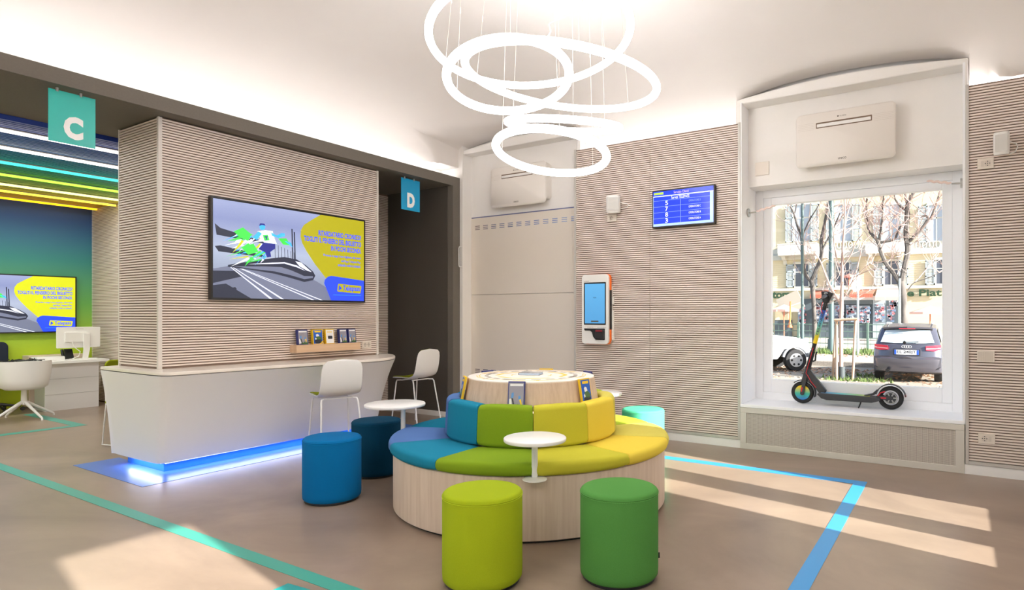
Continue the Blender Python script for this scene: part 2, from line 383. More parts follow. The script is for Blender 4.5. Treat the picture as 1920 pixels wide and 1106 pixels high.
# slatted pillar
PX, PY0, PY1, PXB = -6.19, 2.73, 5.19, -6.98
pl_ = thing('column', None, None, (-6.58, 3.95, .93)); struct(pl_)
g = G(); g.box(PXB, PX-.014, PY0+.014, PY1, .93, 3.222); g.build('core', GAP, pl_)
slats('front_slats', 'y', PX, PY0+.03, PY1-.026, .945, 3.215, 1, pl_)
slats('side_slats', 'x', PY0, PXB+.02, PX-.03, .945, 3.215, -1, pl_)
g = G(); g.box(PX-.03, PX+.003, PY0-.003, PY0+.03, .93, 3.222); g.box(PX-.02, PX+.003, PY1-.026, PY1+.003, .93, 3.222); g.box(PXB, PXB+.02, PY0-.003, PY0+.02, .93, 3.222)
g.build('corner_trim', mat('pale_trim', (218, 212, 205), .45), pl_, bevel=.002)
# the bay behind: rainbow slatted ceiling with light lines, gradient wall, side wall
GW = -12.35
bl = thing('wall_5', None, None, (GW, 1, 0)); struct(bl)
gm = gradient('gradient_wall', 2, 0, 3.2, [(0, (196, 214, 40)), (.28, (176, 205, 46)), (.5, (105, 175, 85)), (.72, (52, 135, 135)), (.92, (50, 92, 165)), (1, (60, 80, 150))], rough=.6)
g = G(); g.box(GW-.1, GW, -3, 4.46, 0, 3.2); g.build('gradient_board', gm, bl)
s2 = thing('wall_6', None, None, (-9.8, 4.5, 0)); struct(s2)
g = G(); g.box(GW, -7.3, 4.462, 4.56, 0, 3.21); g.build('backing', GAP, s2)
slats('slats', 'x', 4.45, GW, -7.31, .02, 3.2, -1, s2)
g = G(); g.box(-13, -7.3, -3.3, 4.6, 3.26, 3.34); struct(g.build('ceiling_bay', mat('bay_ceiling_black', (40, 46, 60), .8)))
def ramp(x):
    st = [(-7.3, (30, 62, 165)), (-8.2, (46, 108, 190)), (-9.0, (16, 132, 160)), (-9.7, (40, 160, 130)), (-10.2, (110, 175, 60)), (-10.9, (150, 165, 60)), (-11.5, (205, 170, 40)), (-12.4, (235, 160, 20))]
    for (a, c), (b, d) in zip(st[:-1], st[1:]):
        if x <= a and x >= b: t = (a-x)/(a-b); return tuple(c[i]+(d[i]-c[i])*t for i in range(3))
    return st[-1][1]
cb = thing('ceiling_slatted', None, None, (-9.8, 1, 3.2)); struct(cb)
for k in range(25):                        # coloured battens, three to a colour
    g = G()
    for j in range(3):
        x = -7.34-k*.2-j*.0667; g.box(x-.045, x, -3, 4.44, 3.185, 3.25)
    g.build('battens', mat('batten_%d' % k, ramp(-7.4-k*.2), .5), cb, kind='stuff')
for k, (x, c) in enumerate(((-7.68, (255, 246, 240)), (-8.47, (255, 246, 236)), (-9.29, (60, 225, 205)), (-10.1, (150, 230, 60)), (-10.84, (240, 240, 120)), (-11.42, (255, 226, 60)), (-12.1, (255, 190, 20)))):
    t = thing('line_light', ['white ceiling light line nearest the dark portal', 'second white ceiling light line behind the dark portal', 'turquoise ceiling light line', 'green ceiling light line', 'pale yellow-green ceiling light line', 'yellow ceiling light line', 'orange ceiling light line beside the gradient wall'][k]+('' if k in (0, 1, 6) else ' between the coloured slats'), 'light', (x, 1, 3.18), 0, 'light lines in the slatted ceiling')
    g = G(); g.box(x-.009, x+.009, -3, 4.43, 3.145, 3.172); g.build('diffuser', mat('line_glow_%d' % k, c, .5, emit=2.6 if k < 2 else 1.7), t)
    g = G(); g.box(x-.024, x+.024, -3, 4.432, 3.172, 3.184); g.build('housing', ALU, t)
led('line_light_wash', (-8.1, 1, 3.17), .4, 7, 60, (1, .96, .93), (0, 0, -1)); led('line_light_wash', (-10.9, 1, 3.17), .4, 7, 70, (1, .96, .9), (0, 0, -1))
# ------------------------------------------------------------------ floor markings
def tape(label, pts, m, nm='floor_stripe', group=None):
    g = G(); n = len(pts); g.prism(pts, .0004, .0022)
    return tag(g.build(nm, m), label, 'floor marking', group)
BLUE_T = mat('blue_floor_tape', (48, 148, 216), .35); TEAL_T = mat('teal_floor_tape', (62, 158, 142), .35); NAVY_T = mat('royal_blue_floor_paint', (66, 110, 190), .3)
tape('light blue line on the floor, turning a corner in front of the window', [(-.655, 5.69), (-.655, -2.9), (-.75, -2.9), (-.75, 5.575), (-5.93, 5.575), (-5.93, 5.69)], BLUE_T)
tape('long teal line crossing the floor in front of the counter', [(-12, 2.015), (-2.5, 2.015), (-2.5, 2.105), (-12, 2.105)], TEAL_T)
tape('small teal corner mark at the bottom edge of the picture', [(-3.03, 1.95), (-2.86, 1.965), (-2.72, 1.60), (-3.0, 1.60)], mat('cyan_floor_tape', (20, 150, 150), .35))
g = G(); g.prism([(-9.62, 3.30), (-9.62, 3.42), (-11.4, 3.42), (-11.4, 3.30)], .0004, .0022); g.prism([(-9.62, 3.30), (-9.76, 3.30), (-9.76, 2.106), (-9.62, 2.106)], .0004, .0022); tag(g.build('floor_stripe', TEAL_T), 'thin teal angle on the floor by the white swivel chair', 'floor marking')
tape('royal blue painted border on the floor around the counter', [(-7.15, 2.43), (-5.76, 2.42), (-5.76, 5.6), (-6.2, 5.6), (-6.2, 2.8), (-7.15, 2.8)], NAVY_T, 'floor_border')
# ------------------------------------------------------------------ counter wrapped round the pillar
def smooth_loop(P, n=4):                       # Catmull-Rom through a closed list
    out = []; m = len(P)
    for i in range(m):
        a, b, c, d = (Vector((*P[(i+k-1) % m], 0)) for k in range(4))
        for k in range(n):
            t = k/n; q = .5*((2*b)+(c-a)*t+(2*a-5*b+4*c-d)*t*t+(3*b-a-3*c+d)*t**3); out.append((q.x, q.y))
    return out
top = [(-7.02, 2.66), (-6.95, 2.60), (-6.4, 2.585), (-5.93, 2.585), (-5.80, 2.62), (-5.765, 2.72), (-5.74, 3.1), (-5.70, 3.5), (-5.645, 3.95), (-5.59, 4.4), (-5.585, 4.72), (-5.69, 4.98), (-5.90, 5.20), (-6.2, 5.36), (-6.7, 5.38), (-7.02, 5.3), (-7.06, 4.2), (-7.05, 3.2)]
bot = [(-6.93, 2.70), (-6.88, 2.665), (-6.5, 2.66), (-6.13, 2.665), (-6.06, 2.69), (-6.035, 2.76), (-6.03, 3.1), (-6.025, 3.5), (-6.015, 3.95), (-6.005, 4.4), (-6.0, 4.75), (-6.05, 5.0), (-6.18, 5.16), (-6.4, 5.22), (-6.75, 5.22), (-6.93, 5.15), (-6.95, 4.2), (-6.95, 3.2)]
T, B = smooth_loop(top), smooth_loop(bot)
ct = thing('reception_counter', 'long white flared counter wrapped around the slatted pillar, glowing blue underneath', 'counter', (-6.5, 3.95, 0))
rings = []
for k in range(11):
    t = k/10; e = .62*t+.38*t**2.6
    rings.append([(b[0]+(a[0]-b[0])*e, b[1]+(a[1]-b[1])*e, .10+t*.795) for a, b in zip(T, B)])
g = G(); g.loft(rings, caps=False); g.add(rings[0], [tuple(range(len(B)-1, -1, -1))]); g.build('body', mat('counter_solid_surface', (236, 235, 233), .38), ct, smooth=True)
lip = [[(x-(x+6.5)*.004*d, y-(y-3.95)*.003*d, z) for x, y in T] for d, z in ((1.5, .898), (0, .903), (0, .922), (1.2, .93))]
g = G(); g.loft(lip); g.build('countertop', mat('countertop_warm', (232, 224, 214), .25), ct, smooth=True)
g = G(); g.prism([(-6.86, 2.76), (-6.16, 2.76), (-6.15, 5.05), (-6.3, 5.12), (-6.8, 5.12), (-6.86, 5.0)], 0, .10); g.build('plinth', mat('plinth_blue_glow', (44, 120, 215), .35, emit=.03), ct)  # blue and faint emission imitate the light from under the counter
g = G(); g.box(-6.10, -6.085, 2.74, 4.98, .085, .097); g.box(-6.80, -6.12, 2.715, 2.73, .085, .097); g.build('light_strip', mat('blue_white_glow', (170, 190, 255), .5, emit=2.5), ct)
led('under_counter_light', (-6.09, 3.86, .084), 2.2, .03, 3.2, (.66, .74, 1), (.35, 0, -1)); led('under_counter_light', (-6.42, 2.72, .084), .62, .03, 1.0, (.78, .82, 1), (0, -.35, -1))
# ------------------------------------------------------------------ television picture shared by both large screens
SB = mat('screen_blue', (36, 66, 222), .3, emit=.60); SY = mat('screen_olive', (148, 143, 16), .3, emit=.60); SYB = mat('screen_lime', (178, 182, 24), .3, emit=.60)
SK = mat('screen_dark', (38, 42, 58), .3, emit=.56); SM = mat('screen_mid', (96, 102, 124), .3, emit=.60); SLt = mat('screen_light', (206, 212, 232), .3, emit=.60)
SG = mat('screen_green', (60, 190, 70), .3, emit=.60); SCy = mat('screen_cyan', (60, 160, 230), .3, emit=.60); SNv = mat('screen_navy', (34, 40, 120), .3, emit=.56); SW = mat('screen_white', (225, 232, 240), .3, emit=.60)
def advert(O, R, Dn, N, nm, label, thick, Yel):
    pl = Plane(O, R, Dn, N); Wm = Vector(R).length; Hm = Vector(Dn).length
    tv = thing(nm, label, 'screen', Vector(O)+Vector(R)/2+Vector(Dn)-Vector(N)*thick)
    g = G(); b = .012
    def slab(u0, v0, u1, v1, h0, h1):
        P = [pl.p(u, v, h) for h in (h0, h1) for u, v in ((u0, v0), (u1, v0), (u1, v1), (u0, v1))]
        g.add(P, [(3,2,1,0),(4,5,6,7),(0,1,5,4),(1,2,6,5),(2,3,7,6),(3,0,4,7)])
    bu, bv = b/Wm, b/Hm
    slab(0, 0, 1, 1, -thick, -.006)
    for q in ((0, 0, 1, bv), (0, 1-bv, 1, 1), (0, bv, bu, 1-bv), (1-bu, bv, 1, 1-bv)): slab(*q, -.006, .003)
    g.build('casing', mat('tv_black', (34, 32, 32), .35), tv)
    sg = gradient('screen_sky', 2, Vector(O).z-Hm, Vector(O).z, [(0, (120, 128, 150)), (.5, (190, 200, 224)), (.8, (150, 160, 206)), (1, (172, 182, 222))], emit=.60, rough=.15)
    sc = pl.rect('screen', .012, .02, .988, .98, sg, tv, -.004)
    H = [0]
    def P(name, pts, m): H[0] += .00012; return pl.poly(name, [(min(.988, max(.012, u)), min(.98, max(.02, v))) for u, v in pts], m, sc, -.0035+H[0])
    P('ground', [(0, .70), (.12, .655), (.6, .74), (.72, .85), (.74, 1), (0, 1)], SM)
    P('platform', [(0, .72), (.13, .71), (.17, .76), (.0, .84)], SK); P('platform', [(0, .86), (.08, .84), (.22, .98), (0, .98)], SK)
    P('platform', [(.09, .89), (.13, .87), (.14, .89), (.10, .915)], SK)
    for a, b2, c, d in ((.09, .66, .33, 1), (.10, .66, .40, 1), (.12, .66, .60, 1), (.125, .66, .66, 1)):
        P('rail', [(a, b2), (a+.006, b2), (c+.018, d), (c, d)], SLt)
    P('roof_beam', [(.02, .26), (.05, .30), (.30, .39), (.30, .41), (.03, .37)], SK); P('roof_beam', [(.02, .48), (.05, .47), (.30, .53), (.30, .55), (.04, .53)], SK)
    for u, v0 in ((.465, .22), (.48, .25)): P('mast', [(u, v0), (u+.008, v0), (u+.014, .56), (u+.006, .56)], SK)
    for k in range(7): u = .36+k*.02; P('mast', [(u, .40+k*.012), (u+.003, .40+k*.012), (u+.006, .58), (u+.003, .58)], SK)
    P('train_body', [(.09, .655), (.22, .60), (.34, .555), (.42, .53), (.50, .545), (.56, .60), (.61, .665), (.625, .71), (.61, .76), (.55, .785), (.46, .75), (.36, .715), (.22, .69), (.09, .675)], SK)
    P('train_flank', [(.12, .665), (.30, .645), (.40, .64), (.46, .665), (.55, .72), (.61, .715), (.61, .735), (.55, .755), (.46, .72), (.36, .69), (.22, .678)], SM)
    P('windscreen', [(.49, .565), (.53, .575), (.60, .67), (.57, .66), (.52, .62)], SLt)
    P('train_stripe', [(.20, .635), (.34, .60), (.42, .585), (.50, .61), (.56, .665), (.50, .63), (.42, .60), (.34, .615)], SLt)
    rs = random.Random(4)
    for k in range(46):                      # streaks of paint trailing behind the figure
        a = radians(rs.uniform(118, 165)); L = rs.uniform(.03, .13); x = rs.uniform(.14, .31); y = rs.uniform(.32, .60); dx, dy = L*cos(a), L*sin(a)*1.3; w2 = rs.uniform(.003, .010)
        P('paint_streak', [(x-w2, y-w2), (x+w2, y+w2), (x+dx, y+dy)], rs.choice((SG, SG, SLt, SYB, SCy, SW)))
    for pts, m in (([(.12, .32), (.17, .27), (.22, .33), (.20, .40), (.15, .37)], SG), ([(.16, .47), (.23, .42), (.26, .50), (.20, .54)], SG), ([(.38, .34), (.43, .33), (.46, .40), (.41, .40)], SG), ([(.42, .36), (.46, .37), (.47, .42)], SCy)): P('paint_splash', pts, m)
    P('jumping_figure', [(.255, .29), (.30, .27), (.345, .27), (.355, .34), (.37, .40), (.30, .41), (.27, .36)], SW)
    P('figure_arm', [(.335, .285), (.37, .31), (.40, .28), (.42, .28), (.42, .31), (.38, .335), (.34, .32)], SCy); P('figure_arm', [(.26, .29), (.28, .31), (.25, .38), (.225, .36)], SCy)
    P('figure_head', [(.265, .225), (.285, .21), (.30, .225), (.298, .26), (.28, .275), (.267, .26)], SCy); P('figure_hair', [(.262, .235), (.27, .205), (.295, .205), (.302, .225), (.28, .22)], SNv)
    P('figure_legs', [(.29, .40), (.36, .40), (.36, .45), (.33, .49), (.335, .54), (.31, .55), (.30, .50), (.26, .47)], SNv)
    P('shirt_badge', [(.285, .325), (.315, .315), (.325, .37), (.295, .38)], SG); P('shirt_badge_t', [(.295, .335), (.313, .33), (.315, .34), (.309, .343), (.313, .365), (.306, .367), (.303, .345), (.297, .346)], SNv)
    c1 = [(.66, .02), (.60, .09), (.545, .16), (.525, .22), (.522, .29), (.533, .36), (.56, .44), (.62, .58), (.70, .735), (.99, .735), (.99, .02)]
    P('olive_field', c1, Yel)
    P('blue_field', [(.735, .98), (.70, .84), (.685, .79), (.69, .75), (.71, .715), (.735, .70), (.99, .735), (.99, .98)], SB)
    h = -.0035+H[0]+.0002
    for s_, u0, v0, v1 in (('RITARDATARIO CRONICO?', .645, .195, .255), ('TOGLITI IL PENSIERO DEL BIGLIETTO', .545, .275, .335), ('IN POCHI SECONDI.', .735, .355, .412)):
        text(pl, s_, u0, v0, .965, v1, SB, sc, h, bold=.03)
    for s_, u0, v0 in (('Prenota e paga il tuo biglietto dal men\u00f9', .68, .455), ("dell'App Telepass Pay,", .81, .505), ('evitando code e contanti.', .785, .55)):
        text(pl, s_, u0, v0, .962, v0+.034, SB, sc, h, bold=.015)
    P('logo_plate', [(.785, .80), (.79, .785), (.965, .80), (.968, .815), (.96, .885), (.955, .892), (.785, .878), (.78, .865)], Yel)
    P('logo_arrow', [(.795, .80), (.815, .838), (.79, .868)], SB)
    text(pl, 'Telepass', .822, .803, .955, .88, SB, sc, h+.0006, bold=.02)
    pl.rect('fine_print', .75, .915, .965, .918, SCy, sc, h)
    return tv
advert((-6.135, 3.157, 2.571), (0, 1.788, 0), (0, 0, -1.0), (1, 0, 0), 'television', 'big wall television on the slatted pillar showing a train advert', .05, SY)
advert((-12.28, 2.60, 2.046), (0, 1.62, 0), (0, 0, -.90), (1, 0, 0), 'television', 'smaller television on the blue-green gradient wall showing the train advert', .05, SYB)
# ------------------------------------------------------------------ hanging letter signs
def sign(letter, y0, y1, x, rgb, label, lw):
    z1, z0 = 3.205, 2.795
    t = thing('hanging_sign', label, 'sign', (x, (y0+y1)/2, z0), 0, 'letter signs under the portal')
    g = G(); g.box(x-.004, x+.004, y0, y1, z0, z1); g.build('panel', mat('sign_'+letter, rgb, .3), t, bevel=.001)
    pl = Plane((x+.004, y0, z1), (0, y1-y0, 0), (0, 0, z0-z1), (1, 0, 0))
    text(pl, letter, *lw, mat('sign_white', (250, 250, 250), .4), t, .001, bold=.06, name='letter')
    for f in (.18, .68):
        g = G(); y = y0+(y1-y0)*f; g.tube([(x, y, z1-.012), (x, y, 3.224)], .011, 10); g.build('clip', CHROME, t, smooth=True)
sign('C', 1.915, 2.222, -6.1, (26, 186, 176), 'turquoise hanging sign with a white letter C', (.31, .45, .73, .90))
sign('D', 5.522, 5.838, -6.15, (0, 160, 214), 'bright blue hanging sign with a white letter D', (.31, .44, .72, .91))
# ------------------------------------------------------------------ shelf with boxed leaflets on the pillar
sf = thing('wall_shelf', 'narrow oak picture shelf on the slatted pillar below the television', 'shelf', (-6.13, 4.41, 1.015))
g = G(); g.box(-6.19, -6.07, 4.004, 4.828, 1.015, 1.098); g.build('board', WOODH, sf, bevel=.002)
g = G(); g.box(-6.19, -6.185, 4.01, 4.82, 1.005, 1.015); g.build('back_rail', ALU, sf)
BK = mat('box_navy', (44, 52, 120), .45); BY = mat('box_yellow', (238, 196, 28), .45); CW = mat('cover_white', (238, 238, 240), .5)
CG = mat('cover_grey', (150, 148, 160), .5); CB = mat('cover_blue', (36, 92, 190), .5); CD = mat('cover_dark', (36, 40, 50), .5); CGr = mat('cover_green', (74, 110, 60), .5); CT = mat('cover_sky', (90, 150, 215), .5); CYl = mat('cover_yellow', (245, 205, 40), .5)
def leaflet(kind, label, pl, thick, group, name='leaflet_box'):
    """boxed leaflet: pl is its front face, thick its depth behind"""
    base = pl.p(.5, 1, -thick/2); t = thing(name, label, 'leaflet', base, 0, group)
    g = G(); P = [pl.p(u, v, h) for h in (-thick, 0) for u, v in ((0, 0), (1, 0), (1, 1), (0, 1))]
    g.add(P, [(3,2,1,0),(4,5,6,7),(0,1,5,4),(1,2,6,5),(2,3,7,6),(3,0,4,7)]); g.build('body', BK if kind == 'navy' else BY, t)
    cv = pl.rect('cover', .06, .05, .94, .97, {'navy': CG, 'blue': CB, 'white': CW}[kind], t, .0008)
    if kind == 'navy':
        pl.rect('title_bar', .12, .09, .90, .17, CW, cv, .0014)
        for nm, pts, m in (('skier', [(.22, .42), (.34, .38), (.36, .50), (.30, .60), (.2, .58)], CT), ('skier_leg', [(.22, .58), (.32, .60), (.42, .86), (.34, .86)], CD), ('skier', [(.62, .52), (.74, .50), (.78, .62), (.66, .66)], CT), ('skier_leg', [(.68, .64), (.78, .62), (.86, .82), (.78, .82)], CYl), ('snow_spray', [(.1, .62), (.2, .6), (.3, .95), (.1, .95)], CW), ('grass', [(.30, .97), (.40, .80), (.5, .9), (.62, .78), (.76, .88), (.92, .80), (.94, .97)], CGr), ('rock', [(.1, .97), (.2, .88), (.42, .92), (.5, .97)], CD)): pl.poly(nm, pts, m, cv, .0014)
    elif kind == 'blue':
        pl.rect('title_bar', .2, .10, .80, .20, CYl, cv, .0014)
        for nm, pts, m in (('helmet', [(.30, .36), (.42, .30), (.56, .34), (.62, .46), (.34, .50)], CW), ('rider', [(.3, .5), (.62, .46), (.9, .62), (.7, .74), (.35, .70)], CGr), ('motorbike', [(.15, .88), (.2, .7), (.5, .68), (.85, .7), (.8, .95), (.3, .96)], CD), ('glove', [(.2, .60), (.32, .56), (.36, .66), (.24, .70)], CW), ('stripe', [(.62, .97), (.94, .78), (.94, .90), (.8, .97)], CYl)): pl.poly(nm, pts, m, cv, .0014)
    else:
        pl.rect('title_bar', .18, .17, .78, .22, CYl, cv, .0014); pl.poly('device', rrect(.26, .78, .46, .68, .05, 3), CD, cv, .0014)
    return t
for k, (kd, y0, y1, lb) in enumerate((('navy', 4.045, 4.165, 'navy leaflet box at the near end of the oak shelf'), ('blue', 4.225, 4.352, 'yellow leaflet box with a blue cover on the oak shelf'), ('white', 4.385, 4.495, 'yellow leaflet box with a white cover and a dark device'), ('navy', 4.565, 4.668, 'navy leaflet box just past the white one on the oak shelf'), ('navy', 4.690, 4.792, 'navy leaflet box at the far end of the oak shelf'))):
    leaflet(kd, lb, Plane((-6.118, y0, 1.262), (0, y1-y0, 0), (.02, 0, -.163), (1, 0, .12)), .036, 'leaflet boxes on the oak shelf')
# ------------------------------------------------------------------ wall plates, speakers, kiosk, queue screen
def plate(label, cat, O, R, Dn, N, holes, name='wall_socket', bars=0):
    pl = Plane(O, R, Dn, N); t = thing(name, label, cat, pl.p(.5, 1)); th = .011
    P = [pl.p(u, v, h) for h in (0, th) for u, v in ((0, 0), (1, 0), (1, 1), (0, 1))]
    g = G(); g.add(P, [(3,2,1,0),(4,5,6,7),(0,1,5,4),(1,2,6,5),(2,3,7,6),(3,0,4,7)]); g.build('plate', mat('plate_ivory', (224, 214, 202), .4), t, bevel=.002)
    Wm, Hm = pl.R.length, pl.D.length
    for u in holes:
        mo = pl.rect('module', u-.15*Hm/Wm*1.6, .24, u+.15*Hm/Wm*1.6, .78, mat('plate_insert', (212, 202, 190), .4), t, th+.0006)
        for du, dv in ((-.016, 0), (0, 0), (.016, 0), (0, .018), (0, -.018)):
            g = G(); q = pl.p(u+du/Wm, .5+dv/Hm, th+.0012); M3 = Matrix((pl.R.normalized(), -pl.D.normalized(), pl.N.normalized())).transposed()
            g.disc(q, .0045, 8, M3); g.build('hole', CD, mo, fix=False)
    for k in range(bars): pl.rect('rocker', .06+k*.125, .1, .17+k*.125, .9, mat('plate_insert', (212, 202, 190), .4), t, th+.0006)
    if len(holes) == 1 and not bars: pl.rect('switch', .60 if holes[0] < .5 else .22, .24, .78 if holes[0] < .5 else .40, .78, mat('plate_insert', (212, 202, 190), .4), t, th+.0006)
    return t
W6 = 6.452
plate('ivory socket plate low on the end panel near the floor', 'socket', (.158, W6, .374), (.126, 0, 0), (0, 0, -.086), (0, -1, 0), (.38,))
plate('ivory plate with a row of switch modules on the end panel', 'switch', (.150, W6, 1.105), (.13, 0, 0), (0, 0, -.1), (0, -1, 0), (), 'switch_plate', 7)
plate('ivory socket plate just below the speaker beside the window', 'socket', (.152, W6, 2.806), (.122, 0, 0), (0, 0, -.094), (0, -1, 0), (.62,))
plate('small ivory socket plate under the speaker above the kiosk', 'socket', (-3.614, W6, 2.633), (.125, 0, 0), (0, 0, -.088), (0, -1, 0), (.5,))
plate('white double socket plate at the end of the oak shelf', 'socket', (-6.19, 4.945, 1.105), (0, .13, 0), (0, 0, -.088), (1, 0, 0), (.28, .70))
plate('blank cover plate on the wall above the big window', 'cover plate', (-1.895, 6.70, 3.09), (.15, 0, 0), (0, 0, -.145), (0, -1, 0), (), 'cover_plate')
def speaker(x, z, wd, ht, label, tilt, loop):
    t = thing('wall_speaker', label, 'speaker', (x, 6.44, z), 0, 'small white wall speakers')
    g = G(); Mz = Matrix.Rotation(tilt, 3, 'Z') @ Matrix.Rotation(radians(8), 3, 'X')
    R0 = []
    for zz, sx in ((-.5, .86), (-.44, .98), (-.2, 1), (.2, 1), (.44, .98), (.5, .86)):
        R0.append([tuple(Mz @ Vector((px_*sx, py_*sx, zz*ht))+Vector((x, 6.36, z))) for px_, py_ in rrect(-wd/2, wd/2, -.055, .055, .045, 5)])
    g.loft(R0); g.build('housing', PLAST, t, smooth=True)
    g = G(); gw = wd*.46
    pts = [(a, -.0565-.001) for a in (-gw+.02, gw-.02)]
    V = [tuple(Mz @ Vector((a, -.0575, b))+Vector((x, 6.36, z))) for a, b in rrect(-gw+.012, gw-.012, -ht*.36, ht*.38, .006, 3)]
    g.add(V, [tuple(range(len(V)))]); g.build('grille', mat('speaker_cloth', (214, 212, 208), .9), t, fix=False)
    g = G(); g.tube([(x, 6.38, z), (x, W6, z)], .02, 10); g.build('bracket', PLAST, t)
    g = G(); g.tube([(x+wd*.45, 6.38, z+.02), (x+wd*.6, 6.40, z+.01), (x+wd*.9, 6.42, z+.0), (x+wd*1.0, 6.43, z-.03*loop), (x+wd*.85, 6.43, z-.07*loop), (x+wd*.5, 6.42, z-.085*loop)], .005, 6); g.build('cable', PLAST, t, smooth=True)
speaker(-3.485, 2.735, .17, .205, 'small white speaker on the middle panel, above the ticket kiosk', radians(24), .6)
speaker(.325, 2.90, .12, .19, 'small white speaker on the end panel beside the window bay', radians(-4), 1)
# ticket kiosk
kx0, kx1, kz0, kz1, ky = -3.915, -3.545, 1.075, 1.912, 6.345
kk = thing('ticket_kiosk', 'white and orange self-service kiosk with a blue touch screen on the slatted wall', 'kiosk', (-3.73, 6.44, kz0))
g = G(); g.prism(rrect(kx0, kx1, kz0, kz1, .045, 6), ky, ky+.035, 'y'); g.build('front_panel', PLAST, kk, smooth=True, bevel=.003)
g = G(); g.prism(rrect(kx0+.006, kx1+.012, kz0-.004, kz1+.004, .05, 6), ky+.034, ky+.06, 'y'); g.build('orange_rim', mat('kiosk_orange', (240, 108, 24), .4), kk, smooth=True)
g = G(); g.box(kx1+.002, kx1+.014, ky+.03, ky+.064, 1.25, 1.72); g.build('dark_side_strip', BLACK, kk)
g = G(); g.prism(rrect(kx0+.03, kx1+.006, kz0+.02, kz1-.12, .03, 4), ky+.06, W6, 'y'); g.build('rear_housing', mat('kiosk_grey', (206, 204, 202), .5), kk, smooth=True)
kp = Plane((kx0, ky, kz1), (kx1-kx0, 0, 0), (0, 0, kz0-kz1), (0, -1, 0))
bz = kp.poly('screen_bezel', rrect(.085, .915, .115, .725, .01, 2), BLACK, kk, .001)
scn = kp.rect('touch_screen', .125, .135, .875, .705, gradient('kiosk_blue', 2, 1.3, 1.82, [(0, (70, 140, 190)), (1, (84, 158, 206))], emit=.8, rough=.2), kk, .002)
text(kp, 'Hello', .44, .325, .56, .342, CD, scn, .003); kp.rect('button', .36, .665, .64, .685, mat('kiosk_button', (96, 84, 50), .5), scn, .003)
text(kp, 'SUMUP', .09, .09, .27, .106, mat('kiosk_caption', (130, 120, 100), .5), kk, .001)
text(kp, 'INSERTA', .22, .755, .44, .768, mat('kiosk_caption2', (150, 145, 140), .5), kk, .001); text(kp, 'SCONTRINO', .60, .755, .92, .768, mat('kiosk_caption2'), kk, .001)
g = G(); g.prism([(kx0+.035, 1.262), (kx1-.045, 1.262), (kx1-.045, 1.125), (kx0+.20, 1.125), (kx0+.165, 1.16), (kx0+.15, 1.215), (kx0+.12, 1.235), (kx0+.045, 1.235)], ky-.012, ky+.002, 'y'); g.build('payment_recess', BLACK, kk, bevel=.006)
g = G(); g.box(kx0+.21, kx1-.05, ky-.04, ky-.01, 1.14, 1.25); pt = g.build('card_terminal', mat('terminal_black', (32, 30, 34), .3), kk, bevel=.006)
g = G(); g.box(kx0+.22, kx1-.06, ky-.043, ky-.039, 1.225, 1.244); g.build('terminal_display', mat('terminal_red', (140, 24, 40), .4), pt)
for k, (z0_, z1_) in enumerate(((1.55, 1.64), (1.12, 1.48))):
    g = G(); g.box(kx1+.004, kx1+.026, ky+.07, W6, z0_, z1_); g.build('side_box', PLAST, kk, bevel=.006)
# queue display
qd = thing('queue_screen', 'small blue queue-number screen high on the middle slatted panel', 'screen', (-2.62, 6.44, 2.415))
qO, qR, qD = (-2.992, 6.385, 2.842), (.742, 0, 0), (0, 0, -.425)
qp = Plane(qO, qR, qD, (0, -1, 0))
g = G(); g.box(-2.992, -2.25, 6.388, 6.452, 2.417, 2.842); g.build('casing', mat('tv_black'), qd, bevel=.003)
qs = qp.rect('screen', .018, .035, .982, .965, mat('queue_pale', (150, 178, 236), .15, emit=.60), qd, -.0015)
QB = mat('queue_blue', (22, 52, 214), .15, emit=.60); QW = mat('queue_white', (225, 232, 250), .3, emit=.60); QL = mat('queue_line', (110, 140, 235), .3, emit=.60)
qp.rect('header', .018, .035, .982, .155, QB, qs, -.0008); qp.rect('rule', .018, .155, .982, .175, QW, qs, -.0007); qp.rect('table', .025, .18, .93, .90, QB, qs, -.0008)
qp.rect('header_logo', .03, .06, .19, .12, mat('queue_green', (150, 180, 60), .3, emit=.56), qs, -.0004); text(qp, 'Servizio Clienti', .36, .06, .60, .125, mat('queue_olive', (190, 170, 120), .3, emit=.56), qs, -.0004)
text(qp, 'Servizi TELEPASS', .32, .19, .61, .265, QW, qs, -.0003)
for v in (.28, .44, .595, .75): qp.rect('rule', .025, v, .93, v+.008, QL, qs, -.0004)
qp.rect('rule', .465, .28, .472, .90, QL, qs, -.0004)
for k, (n_, o_) in enumerate((('5', 'OPERATORE D'), ('7', 'OPERATORE C'), ('8', 'OPERATORE B'), ('3', 'OPERATORE A'))):
    v = .30+k*.155; text(qp, n_, .22, v, .265, v+.115, QW, qs, -.0003, bold=.01); text(qp, o_, .60, v+.03, .79, v+.08, QL if k == 0 else QW, qs, -.0003)
